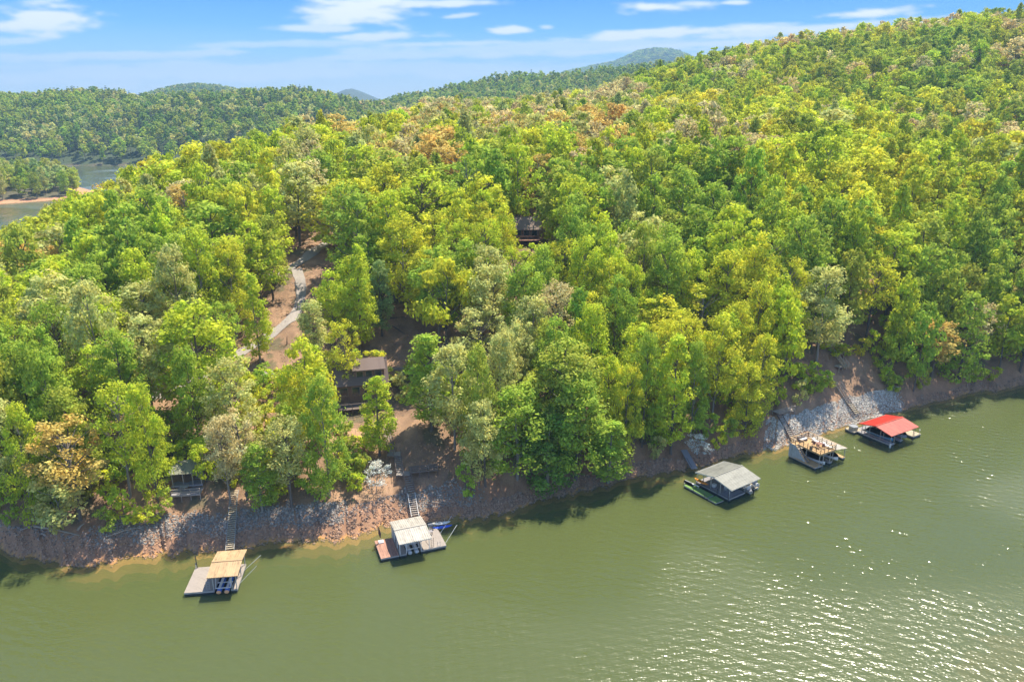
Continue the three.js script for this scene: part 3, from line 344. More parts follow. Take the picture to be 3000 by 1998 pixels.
sow(8000, (r) => { const az = -13 + r() * 28, d = 985 + r() * 395, x = Math.sin(az * R) * d, z = -Math.cos(az * R) * d, y = land(x, z), q = proj(x, y, z); if (az > -9 && az < -4.2 && d > 1075 && d < 1215) return; const bag = bags[d < 1120 ? 'farCfront' : 'farC'], colour = bag[Math.floor(r() * bag.length)], shape = colour === 'pine' ? 'pine' : r() < .4 ? 'tall' : 'round', rad = 3.6 + r() * 2.2; return { x, y, z, h: 15 + r() * 8, r: rad, gap: rad * 1.35, shape, colour, far: true, d }; });
sow(1600, (r) => { const x = -620 + r() * 330, z = -450 - r() * 170, y = land(x, z); if (y < .9) return; const bag = bags.isle, colour = bag[Math.floor(r() * bag.length)], rad = 3.2 + r() * 1.8; return { x, y, z, h: 13 + r() * 7, r: rad, gap: rad * 1.3, shape: r() < .4 ? 'tall' : 'round', colour, mid: true, d: Math.hypot(x, z) }; });
sow(2600, (r) => { const az = -27 + r() * 9, d = 2150 + r() * 420, x = Math.sin(az * R) * d, z = -Math.cos(az * R) * d; return { x, y: land(x, z), z, h: 16 + r() * 7, r: 6 + r() * 3, gap: 11, shape: 'round', colour: bags.farAdark[Math.floor(r() * bags.farAdark.length)], far: true, d }; });
sow(3500, (r) => { const az = 1.5 + r() * 15, d = 4100 + r() * 900, x = Math.sin(az * R) * d, z = -Math.cos(az * R) * d; return { x, y: land(x, z), z, h: 22 + r() * 10, r: 11 + r() * 6, gap: 17, shape: 'round', colour: ['deep', 'pine', 'olive', 'green'][Math.floor(r() * 4)], far: true, d }; });
function distToDrive(x, z) { driveWorld ??= [drivePx, [[1010, 690], [947, 721], [884, 767], [838, 793], [765, 818], [700, 850]]].map((l) => l.map(([a, b]) => hitGround(a, b))); let m = 1e9; for (const l of driveWorld) for (let i = 1; i < l.length; i++) { const a = l[i - 1], b = l[i], dx = b.x - a.x, dz = b.z - a.z, t = clamp(((x - a.x) * dx + (z - a.z) * dz) / (dx * dx + dz * dz), 0, 1); m = Math.min(m, Math.hypot(x - a.x - dx * t, z - a.z - dz * t)); } return m; }
var driveWorld;

// the 300 or so that show largest are things of their own; the rest of the wood is one mass
for (const t of forest) { const p = proj(t.x, t.y + t.h * .7, t.z); t.seen = p[0] > -60 && p[0] < 3060 && p[1] < 2050; t.px = p; }
const ones = forest.filter((t) => t.special || (t.seen && !t.far && !t.mid && t.d < 260)).sort((a, b) => (b.special ? 1e3 : 0) + b.r / b.d * 1e3 - (a.special ? 1e3 : 0) - a.r / a.d * 1e3).slice(0, 310), isOne = new Set(ones);
const shapeWords = { shore: 'low-branched leafy', round: 'round-crowned', broad: 'wide spreading', tall: 'tall narrow', open: 'loose open-crowned', pine: 'pointed', small: 'bushy young', umbrella: 'flat-topped', bare: 'leafless' };
const marks = [['bank', -42, -100, 'behind the tan-roofed dock'], ['bank', -14, -102, 'behind the white-roofed dock'], ['bank', -50, -112, 'near the lakeside shelter'], ['bank', 8, -108, 'between the white- and grey-roofed docks'], ['bank', 34, -122, 'behind the grey-roofed dock'], ['bank', 55, -136, 'behind the two-level dock'], ['bank', 78, -146, 'behind the red-roofed dock'], ['bank', 100, -160, 'past the pale riprap'], ['bank', -75, -100, 'above the red clay slump'],
  ['low', -28, -134, 'near the brown lake house'], ['low', -55, -148, 'near the lower driveway'], ['low', -64, -130, 'around the gravel pad'], ['low', -80, -140, 'between the gravel pad and the point'], ['low', -10, -135, 'beside the bare leafy slope'], ['low', 12, -140, 'above the dark shore trees'], ['low', 40, -150, 'above the grey-roofed dock'], ['low', 62, -165, 'above the two-level dock'], ['low', 85, -175, 'above the red-roofed dock'], ['low', 115, -190, 'above the far end of the bank'],
  ['up', -52, -185, 'by the driveway fork'], ['up', -45, -160, 'by the utility pole'], ['up', -85, -190, 'on the crest of the point'], ['up', -30, -190, 'on the rise behind the lake house'], ['up', 4, -190, 'around the brown ridge cabin'], ['up', 35, -190, 'between the two wood cabins'], ['up', 75, -215, 'below the hidden dark-roofed cabin'], ['up', 110, -230, 'on the slope below the big hill'], ['up', -5, -235, 'behind the brown ridge cabin'], ['up', -60, -230, 'on the crest above the cove']];
const placeWords = (t) => { const s = inland(t.x, t.z), k = s < 24 ? 'bank' : s < 70 ? 'low' : 'up'; let best, m = 1e9; for (const [q, x, z, w] of marks) { const e = Math.hypot(t.x - x, t.z - z); if (q === k && e < m) { m = e; best = w; } } return (k === 'bank' ? 'on the bank ' : '') + best; };
ones.forEach((t, i) => {
  const list = (t.d > 165 ? P1 : P0)[t.shape], proto = list[Math.floor(hash(Math.round(t.x * 7), Math.round(t.z * 7)) * list.length)], kind = t.shape === 'pine' ? 'pine_tree' : t.colour === 'white' ? 'dogwood_tree' : t.h < 9 ? 'young_tree' : 'broadleaf_tree', lab = t.label ?? `${shapeWords[t.shape]} ${colourWords[t.colour]} ${t.shape === 'pine' ? 'pine' : t.shape === 'small' ? 'tree' : 'tree'} ${placeWords(t)}`;
  const o = thing(kind, lab, t.shape === 'pine' ? 'pine' : 'tree', V(t.x, t.y, t.z), hash(i, 5) * 6.283, t.label ? undefined : lab.replace(/ (tree|pine) /, ' $1s '));
  o.scale.set(t.r / proto.r, t.h / proto.h, t.r / proto.r); o.rotation.z = (hash(i, 8) - .5) * .1; o.rotation.x = (hash(i, 9) - .4) * .1;
  const a = new THREE.Mesh(proto.trunk, t.shape === 'bare' || hash(i, 3) > .7 ? paleBark : barkMat), b = new THREE.Mesh(proto.crown, leafMat[t.colour]); a.name = 'trunk'; b.name = 'crown'; o.add(a, b);
});
function mass(name, label, list, protos) { // every remaining tree of that part of the wood
  const root = new THREE.Group(); root.name = name; root.userData = { kind: 'stuff', label, category: 'woodland' }; scene.add(root); const by = new Map();
  for (const t of list) { const l = protos[t.shape] ?? protos.round, k = t.shape in protos ? t.shape : 'round', n = Math.floor(hash(Math.round(t.x * 9), Math.round(t.z * 9)) * l.length), key = k + n; if (!by.has(key)) by.set(key, [l[n], []]); by.get(key)[1].push(t); }
  const m = new THREE.Matrix4(), q = new THREE.Quaternion(), c = new THREE.Color();
  for (const [proto, ts] of by.values()) { const A = new THREE.InstancedMesh(proto.crown, anyLeaf, ts.length), B = new THREE.InstancedMesh(proto.trunk, barkMat, ts.length); ts.forEach((t, i) => { m.compose(V(t.x, t.y, t.z), q.setFromEuler(new THREE.Euler((hash(i, 2) - .5) * .1, hash(i, 7) * 6.283, 0)), V(t.r / proto.r, t.h / proto.h, t.r / proto.r)); A.setMatrixAt(i, m); B.setMatrixAt(i, m); const v = .84 + .32 * hash(i, 11), p = palette[t.colour]; A.setColorAt(i, c.setRGB(p[0] * v * (.9 + .2 * hash(i, 12)), p[1] * v, p[2] * v)); }); A.name = 'crowns'; B.name = 'trunks'; root.add(A, B); }
}
mass('hillside_forest', 'leafy spring forest covering the hillside behind the shore trees', forest.filter((t) => !isOne.has(t) && !t.far && !t.mid), L1);
mass('point_forest', 'green trees massed on the point across the cove', forest.filter((t) => t.mid), L1);
mass('far_forest', 'hazy green forest covering the distant hills', forest.filter((t) => t.far), L2);
console.log('trees', forest.length, 'single', ones.length, 'farthest single', Math.max(...ones.map((t) => t.d)).toFixed(0));

// ---------------------------------------------------------------- docks, boats, stairs, houses
const grain = tex(512, 2, (x, y) => { const v = .72 + .28 * pn(x, y * .12, 128, 31) - .12 * (pn(x, y, 24, 32) > .72 ? 1 : 0) + .06 * pn(x, y, 6, 33); return [v, v * .985, v * .96]; });
const wear = tex(512, 5, (x, y) => { const v = .76 + .22 * pn(x, y, 9, 41) + .08 * pn(x, y, 90, 42) - .22 * sstep(.6, .85, pn(x, y * .25, 30, 43)) - .10 * sstep(.5, .9, pn(x, 0, 14, 45)); return [v, v * .97, v * .93]; });
const wood = (r, g, b) => new THREE.MeshStandardMaterial({ color: new THREE.Color().setRGB(r, g, b), map: grain, roughness: .85 });
const worn = (r, g, b, rough = .6, metal = 0) => new THREE.MeshStandardMaterial({ color: new THREE.Color().setRGB(r, g, b), map: wear, roughness: rough, metalness: metal });
const C = { greyWood: wood(.37, .32, .285), darkWood: wood(.17, .13, .11), pinkDeck: worn(.42, .23, .17, .9), newWood: wood(.54, .35, .17), blueWood: wood(.31, .295, .32), floatMat: std(.03, .035, .04, .7), skirt: worn(.42, .41, .40, .7), post: worn(.46, .46, .46, .45), darkPost: std(.06, .055, .05, .8), tanRoof: worn(.50, .345, .195, .55), whiteRoof: worn(.46, .43, .385, .5), greyRoof: worn(.22, .225, .20, .5), redRoof: worn(.62, .038, .02, .42), sheenFadedRed: worn(.52, .11, .08, .45), white: std(.68, .67, .645, .4), blue: std(.03, .14, .52, .35), kayakBlue: std(.02, .10, .62, .3), orange: std(.85, .28, .02, .4), turf: worn(.17, .30, .08, 1), black: std(.02, .02, .022, .6), canvas: worn(.30, .32, .37, .85), maroon: std(.12, .02, .03, .5), umbrella: std(.09, .045, .04, .85), green: std(.02, .25, .12, .5), steel: std(.5, .5, .5, .35, { metalness: .6 }), glass: new THREE.MeshPhysicalMaterial({ color: 0x223038, roughness: .08, ior: 1.5 }), panelBlue: worn(.40, .46, .54, .6), shingle: worn(.20, .15, .135, .95), siding: wood(.20, .12, .085), wallGrey: wood(.28, .24, .21), straw: wood(.5, .42, .3), brick: worn(.3, .16, .12, .9) };
function boards(parent, x0, x1, z0, z1, y, mat, along = 'z', w = .14, name = 'decking') { // planks with open joints, laid side by side
  const gs = [], L = along === 'z' ? x1 - x0 : z1 - z0, n = Math.max(1, Math.round(L / w)), p = L / n; for (let i = 0; i < n; i++) { const c = (i + .5) * p, jit = (hash(i, Math.round(L * 90)) - .5) * .008; gs.push(along === 'z' ? bx(p - .014, .036, z1 - z0, x0 + c, y - .018 + jit, (z0 + z1) / 2) : bx(x1 - x0, .036, p - .014, (x0 + x1) / 2, y - .018 + jit, z0 + c)); }
  for (const g of gs) { const q = g.attributes.position, uv = g.attributes.uv, o = hash(Math.round(q.getX(0) * 50), Math.round(q.getZ(0) * 50)) * 3; for (let i = 0; i < q.count; i++) along === 'z' ? uv.setXY(i, q.getX(i) + o, q.getZ(i) + o) : uv.setXY(i, q.getZ(i) + o, q.getX(i) + o); }
  const m = part(name, gs, mat, parent); m.userData.kind = 'stuff'; return m;
}
function deckPiece(parent, x0, x1, z0, z1, y, mat, along = 'z') { boards(parent, x0, x1, z0, z1, y, mat, along); part('rim_board', [bx(x1 - x0, .2, .05, (x0 + x1) / 2, y - .14, z1 - .025), bx(x1 - x0, .2, .05, (x0 + x1) / 2, y - .14, z0 + .025), bx(.05, .2, z1 - z0 - .1, x0 + .025, y - .14, (z0 + z1) / 2), bx(.05, .2, z1 - z0 - .1, x1 - .025, y - .14, (z0 + z1) / 2)], C.skirt, parent); part('float', bx(x1 - x0 - .16, .62, z1 - z0 - .16, (x0 + x1) / 2, y - .46, (z0 + z1) / 2), C.floatMat, parent); }
function sheetMetal(width, len, pitch = .3, rh = .035, th = .03) { const s = new THREE.Shape(), n = Math.round(width / pitch), p = width / n; s.moveTo(0, -th); s.lineTo(0, 0); for (let i = 0; i < n; i++) { const x = i * p; s.lineTo(x + p * .36, 0); s.lineTo(x + p * .43, rh); s.lineTo(x + p * .57, rh); s.lineTo(x + p * .64, 0); } s.lineTo(width, 0); s.lineTo(width, -th); s.closePath(); const g = new THREE.ExtrudeGeometry(s, { depth: len, bevelEnabled: false }), q = g.attributes.position, uv = g.attributes.uv; for (let i = 0; i < q.count; i++) uv.setXY(i, q.getX(i), q.getZ(i)); return g; }
function gable(parent, x0, x1, zF, zB, yE, yR, matF, matB = matF, o = {}) { // ridge along x; the front slope faces +z
  const zr = o.zr ?? (zF + zB) / 2, w = x1 - x0; const slope = (z, mat, name) => { const dz = z - zr, L = Math.hypot(dz, yR - yE), a = Math.atan2(yR - yE, Math.abs(dz)); let g; if (o.along === 'x') { g = sheetMetal(L, w, o.pitch ?? .24, o.rh ?? .03); g.rotateY(Math.PI / 2); g.translate(0, 0, L); } else g = sheetMetal(w, L, o.pitch ?? .3, o.rh ?? .035); if (dz > 0) g.rotateX(a); else { g.rotateY(Math.PI); g.translate(w, 0, 0); g.rotateX(-a); } g.translate(x0, yR, zr); return part(name, g, mat, parent); };
  const a = slope(zF, matF, 'roof_panel'), b = slope(zB, matB, 'roof_panel'); part('ridge_cap', [bx(w, .03, .3, (x0 + x1) / 2, yR + .045, zr)], o.cap ?? matF, parent);
  for (const x of [x0 + .04, x1 - .04]) part('fascia', [bar(V(x, yE - .09, zF), V(x, yR - .09, zr), .05, .13), bar(V(x, yE - .09, zB), V(x, yR - .09, zr), .05, .13)], o.fascia ?? C.skirt, parent);
  part('eave_beam', [bx(w, .14, .06, (x0 + x1) / 2, yE - .1, zF - .12)], o.fascia ?? C.skirt, parent); part('eave_beam', [bx(w, .14, .06, (x0 + x1) / 2, yE - .1, zB + .12)], o.fascia ?? C.skirt, parent); return [a, b];
}
const postAt = (parent, x, z, y0, y1, mat = C.post, w = .1) => part('post', bx(w, y1 - y0, w, x, (y0 + y1) / 2, z), mat, parent);
function ladder(parent, x, z, y0, y1, w = .42, mat = C.steel) { const l = part('ladder', [rod(V(x - w / 2, y0, z), V(x - w / 2, y1, z), .025), rod(V(x + w / 2, y0, z), V(x + w / 2, y1, z), .025)], mat, parent); for (let y = y0 + .2; y < y1 - .1; y += .28) part('rung', rod(V(x - w / 2, y, z), V(x + w / 2, y, z), .018), mat, l); return l; }
function hull(L, W, Hh, rocker = .3, n = 14, m = 10) { // bow towards -z, open-topped shell closed by a deck
  const pos = [], idx = []; for (let i = 0; i <= n; i++) { const t = i / n, z = -t * L, w = W / 2 * (t < .55 ? .92 + .08 * t / .55 : Math.sqrt(Math.max(0, 1 - Math.pow((t - .55) / .45, 2.2)))), keel = Hh * rocker * Math.pow(t, 4); for (let k = 0; k <= m; k++) { const a = k / m * Math.PI, x = -Math.cos(a) * w, y = Hh + (keel - Hh) * Math.pow(Math.sin(a), .6) + .12 * t * t * (1 - Math.sin(a)); pos.push(x, y, z); } }
  for (let i = 0; i < n; i++) for (let k = 0; k < m; k++) { const a = i * (m + 1) + k, b = a + m + 1; idx.push(a, b, a + 1, b, b + 1, a + 1); } const c = pos.length / 3; pos.push(0, Hh * .6, 0); for (let k = 0; k < m; k++) idx.push(c, k, k + 1);
  const g = new THREE.BufferGeometry(); g.setAttribute('position', new THREE.Float32BufferAttribute(pos, 3)); g.setIndex(idx); const f = g.toNonIndexed(); f.computeVertexNormals(); f.setAttribute('uv', new THREE.Float32BufferAttribute(new Float32Array(f.attributes.position.count * 2), 2)); return f;
}
function kayak(pos, turn, L, mat, label, tilt = 0, group) { const t = thing('kayak', label, 'kayak', pos, turn, group); t.rotation.z = tilt; const pts = []; const g = new THREE.SphereGeometry(1, 20, 12); const q = g.attributes.position; for (let i = 0; i < q.count; i++) { const x = q.getX(i), y = q.getY(i), z = q.getZ(i), s = Math.sqrt(Math.max(0, 1 - x * x)), pinch = 1 - .35 * x * x; q.setXYZ(i, x * L / 2, (y > 0 ? y * .13 : y * .2) * pinch + .12 * x * x * x * x + .18, z * .36 * pinch); } g.computeVertexNormals(); part('hull', g, mat, t); part('cockpit_rim', new THREE.TorusGeometry(.3, .03, 6, 18).rotateX(Math.PI / 2).scale(1.5, 1, .75).translate(-.1, .31, 0), C.black, t); part('seat', bx(.45, .05, .34, -.1, .26, 0), C.black, t); return t; }
function floats(pos, turn, mat, nose, label, group) { // a pair of floats under a hoist
  const t = thing('boat_lift', label, 'boat lift', pos, turn, group); for (const x of [-.5, .5]) { const g = new THREE.CapsuleGeometry(.32, 3.2, 6, 14).rotateX(Math.PI / 2); g.scale(1, .8, 1); g.translate(x, .18, -1.7); const f = part('float', g, mat, t); part('nose_cap', new THREE.SphereGeometry(.325, 12, 8).scale(1, .8, .55).translate(x, .18, .12), nose, f); part('strake', bx(.3, .06, 3, x, .46, -1.8), C.white, f); } for (const z of [-.35, -1.6, -2.9]) part('cross_beam', bx(2.0, .09, .12, 0, .52, z), C.white, t); part('hoist_arm', [bar(V(-.95, .5, -.4), V(-.95, 1.7, -.9), .06), bar(V(.95, .5, -.4), V(.95, 1.7, -.9), .06)], C.white, t); return t; }
function motorboat(pos, turn, L, W, hullMat, coverMat, label, motor = true) { const t = thing('motorboat', label, 'boat', pos, turn); part('hull', hull(L, W, .8), hullMat, t); part('rub_rail', [bx(.05, .06, L * .55, -W / 2 * .95, .8, -L * .28), bx(.05, .06, L * .55, W / 2 * .95, .8, -L * .28)], C.black, t); if (coverMat) { const g = hull(L * .97, W * .99, .5, .1); g.scale(1, -1, 1); g.translate(0, 1.3, -.03); part('cover', g, coverMat, t); } else { part('floor', bx(W * .8, .05, L * .55, 0, .4, -L * .3), C.canvas, t); for (const z of [-.9, -2.1]) part('seat', [bx(W * .62, .38, .5, 0, .62, z), bx(W * .62, .4, .12, 0, .98, z + .25)], C.white, t); part('windshield', bx(W * .7, .4, .03, 0, 1.02, -L * .55, 0, .5), C.glass, t); } if (motor) { const o = part('outboard_motor', [bx(.36, .55, .42, 0, 1.02, .3)], C.black, t); part('lower_unit', bx(.12, .8, .2, 0, .38, .34), C.black, o); part('cowl_stripe', bx(.37, .08, .43, 0, 1.2, .3), C.white, o); } return t; }
const frame = (name, label, x, z, deg, group) => thing(name, label, 'dock', V(x, 0, z), deg * R, group);
const inFrame = (o, x, y, z) => { o.updateMatrixWorld(true); return o.localToWorld(V(x, y, z)); };

{ // dock with the tan roof
  const d = frame('boat_dock', 'floating dock with tan metal roof and weathered grey deck below the long stairs', -43.2, -84.05, 7.7);
  deckPiece(d, 0, 3.85, -5.75, 0, .5, C.greyWood); deckPiece(d, 5.98, 6.8, -5.75, 0, .5, C.greyWood); deckPiece(d, 3.86, 5.97, -5.75, -4.6, .5, C.greyWood);
  gable(d, 3.2, 7.15, .45, -5.75, 2.8, 3.18, C.tanRoof, C.tanRoof, { pitch: .28, fascia: C.tanRoof });
  for (const [x, z] of [[3.75, -.15], [6.1, -.15], [6.7, -.15], [3.75, -2.9], [6.7, -2.9], [3.75, -5.5], [6.7, -5.5], [5.9, -5.5]]) postAt(d, x, z, .5, 2.78); part('rafter', [bx(3.7, .12, .06, 5.2, 2.72, -.15), bx(3.7, .12, .06, 5.2, 2.95, -2.7), bx(3.7, .12, .06, 5.2, 2.72, -5.5)], C.skirt, d);
  ladder(d, 3.0, -.35, .3, 1.75); part('spud_pole', rod(V(.35, -.6, -5.6), V(.2, 2.5, -5.65), .06), C.darkPost, d); part('corner_lamp_post', rod(V(.12, .5, -5.65), V(.12, 1.15, -5.65), .05), C.white, d); part('corner_cap', bx(.18, .12, .18, .12, 1.2, -5.65), C.darkPost, d);
  part('storage_bench', [bx(1.1, .5, .5, 4.6, .76, -5.2)], C.panelBlue, d);
  floats(inFrame(d, 4.93, .12, .05), 7.7 * R, C.blue, std(.75, .38, .18, .5), 'pair of blue lift floats under the tan roof');
  for (const [z, k] of [[-1.2, 0], [-4.2, 1]]) { const a = inFrame(d, 6.85, .5, z), b = a.clone().add(V(1.6, 1.1 - k * .3, -2.4)); tag(part('mooring_pole', rod(a, b, .035, .035, 6), C.steel, scene), k ? 'slanted mooring pole at the back of the tan-roofed dock' : 'slanted mooring pole at the front of the tan-roofed dock', 'pole'); }
}
{ // dock with the white roof
  const d = frame('boat_dock', 'floating dock with ribbed white roof and salmon pink deck', -18.54, -91.84, 20.8), T = 20.8 * R;
  boards(d, 0, 2.6, -4.85, 0, .5, C.pinkDeck, 'z', .3); part('rim_board', [bx(2.6, .2, .05, 1.3, .36, -.025), bx(.05, .2, 4.75, .025, .36, -2.425)], C.skirt, d); part('float', bx(2.44, .62, 4.7, 1.3, .04, -2.42), C.floatMat, d);
  deckPiece(d, 2.68, 3.75, -5.6, 0, .5, C.greyWood); deckPiece(d, 5.76, 9.6, -5.8, 0, .5, C.greyWood, 'x'); deckPiece(d, 3.76, 5.75, -5.7, -4.7, .5, C.greyWood);
  gable(d, 2.5, 7.25, .9, -5.6, 2.75, 3.18, C.whiteRoof, C.whiteRoof, { pitch: .3, fascia: C.white });
  for (const [x, z] of [[2.75, .0], [3.7, -.05], [5.85, -.05], [7.05, -.05], [2.75, -1.8], [2.75, -3.6], [2.75, -5.45], [7.05, -2.8], [7.05, -5.45]]) postAt(d, x, z, .5, 2.78, C.white, .08); part('rafter', [bx(4.5, .12, .06, 4.9, 2.78, -.05), bx(4.5, .12, .06, 4.9, 2.98, -2.7), bx(4.5, .12, .06, 4.9, 2.7, -5.45)], C.skirt, d);
  part('locker', [bx(.75, 2.1, 1.5, 3.1, 1.56, -4.9)], C.panelBlue, d); part('knee_brace', [bar(V(7.05, 1.0, -.05), V(6.7, 1.4, -.5), .05), bar(V(6.7, 1.4, -.5), V(6.7, 2.6, -.5), .05)], C.darkWood, d);
  ladder(d, 7.6, -.35, .3, 2.0, .38, C.darkPost); ladder(d, 8.5, -.12, -.2, 1.3, .4, C.steel);
  floats(inFrame(d, 4.75, .12, -.35), T, std(.40, .42, .46, .5), std(.55, .55, .55, .5), 'pair of grey lift floats under the white roof');
  { const p = inFrame(d, .85, .5, -4.2), t = thing('patio_umbrella', 'closed dark brown umbrella in a white base on the pink deck', 'umbrella', p, T); part('base', [bx(.75, .14, .75, 0, .07, 0), bx(.4, .1, .4, 0, .19, 0)], C.white, t); part('pole', rod(V(0, .2, 0), V(-.22, 2.55, 0), .03), C.steel, t); part('canopy', [rod(V(-.06, .75, 0), V(-.13, 1.5, 0), .06, .2, 10), rod(V(-.13, 1.5, 0), V(-.24, 2.62, 0), .2, .03, 10)], C.umbrella, t); }
  { const t = thing('deck_chair', 'green plastic chair at the back corner of the weathered deck', 'chair', inFrame(d, 7.7, .5, -4.6), T + .4); part('seat', bx(.55, .06, .55, 0, .42, 0), C.green, t); part('backrest', bx(.55, .6, .06, 0, .75, -.27, 0, -.2), C.green, t); for (const [x, z] of [[-.24, -.24], [.24, -.24], [-.24, .24], [.24, .24]]) part('leg', bx(.05, .42, .05, x, .21, z), C.green, t); for (const x of [-.29, .29]) part('armrest', bx(.06, .04, .5, x, .65, 0), C.green, t); }
  { const t = thing('grill', 'grey barbecue grill on the weathered deck beside the kayaks', 'grill', inFrame(d, 8.5, .5, -5.0), T); part('firebox', bx(.75, .35, .5, 0, .85, 0), C.canvas, t); part('lid', new THREE.CylinderGeometry(.27, .27, .75, 12, 1, false, 0, Math.PI).rotateZ(Math.PI / 2).rotateX(-Math.PI / 2).translate(0, 1.0, 0), C.darkPost, t); part('shelf', bx(.4, .04, .45, .6, .9, 0), C.steel, t); for (const x of [-.32, .32]) part('leg', [bx(.05, .7, .05, x, .35, -.2), bx(.05, .7, .05, x, .35, .2)], C.darkPost, t); }
  { const t = thing('deck_table', 'low grey table on the weathered deck by the roof edge', 'table', inFrame(d, 8.1, .5, -3.7), T); part('top', bx(.8, .05, .6, 0, .5, 0), C.blueWood, t); for (const [x, z] of [[-.33, -.23], [.33, -.23], [-.33, .23], [.33, .23]]) part('leg', bx(.05, .48, .05, x, .24, z), C.darkWood, t); }
  kayak(inFrame(d, 10.4, .35, -5.0), T - .1, 3.1, C.kayakBlue, 'bright blue kayak racked off the weathered deck'); kayak(inFrame(d, 10.3, .75, -5.45), T - .12, 3.0, C.white, 'white kayak racked behind the blue one'); const rk = thing('kayak_rack', 'thin metal rack arms holding two kayaks over the water', 'rack', inFrame(d, 9.6, .4, -5.2), T); for (const x of [.2, 1.4]) part('arm', [bar(V(-.3, .0, .5), V(x + .2, -.08, .25), .05), bar(V(x, -.08, .35), V(x, .02, -.7), .05), bar(V(x, 0, -.7), V(x, .75, -.75), .05)], C.steel, rk); part('mount', bx(.1, .3, 1.4, -.3, 0, 0), C.steel, rk);
  for (const [z, k] of [[-.6, 0], [-3.4, 1]]) { const a = inFrame(d, 9.62, .5, z), b = a.clone().add(V(1.5, 1.2, -3)); tag(part('mooring_pole', rod(a, b, .035, .035, 6), C.steel, scene), k ? 'slanted mooring pole under the racked kayaks' : 'slanted mooring pole at the front corner of the white-roofed dock', 'pole'); }
}
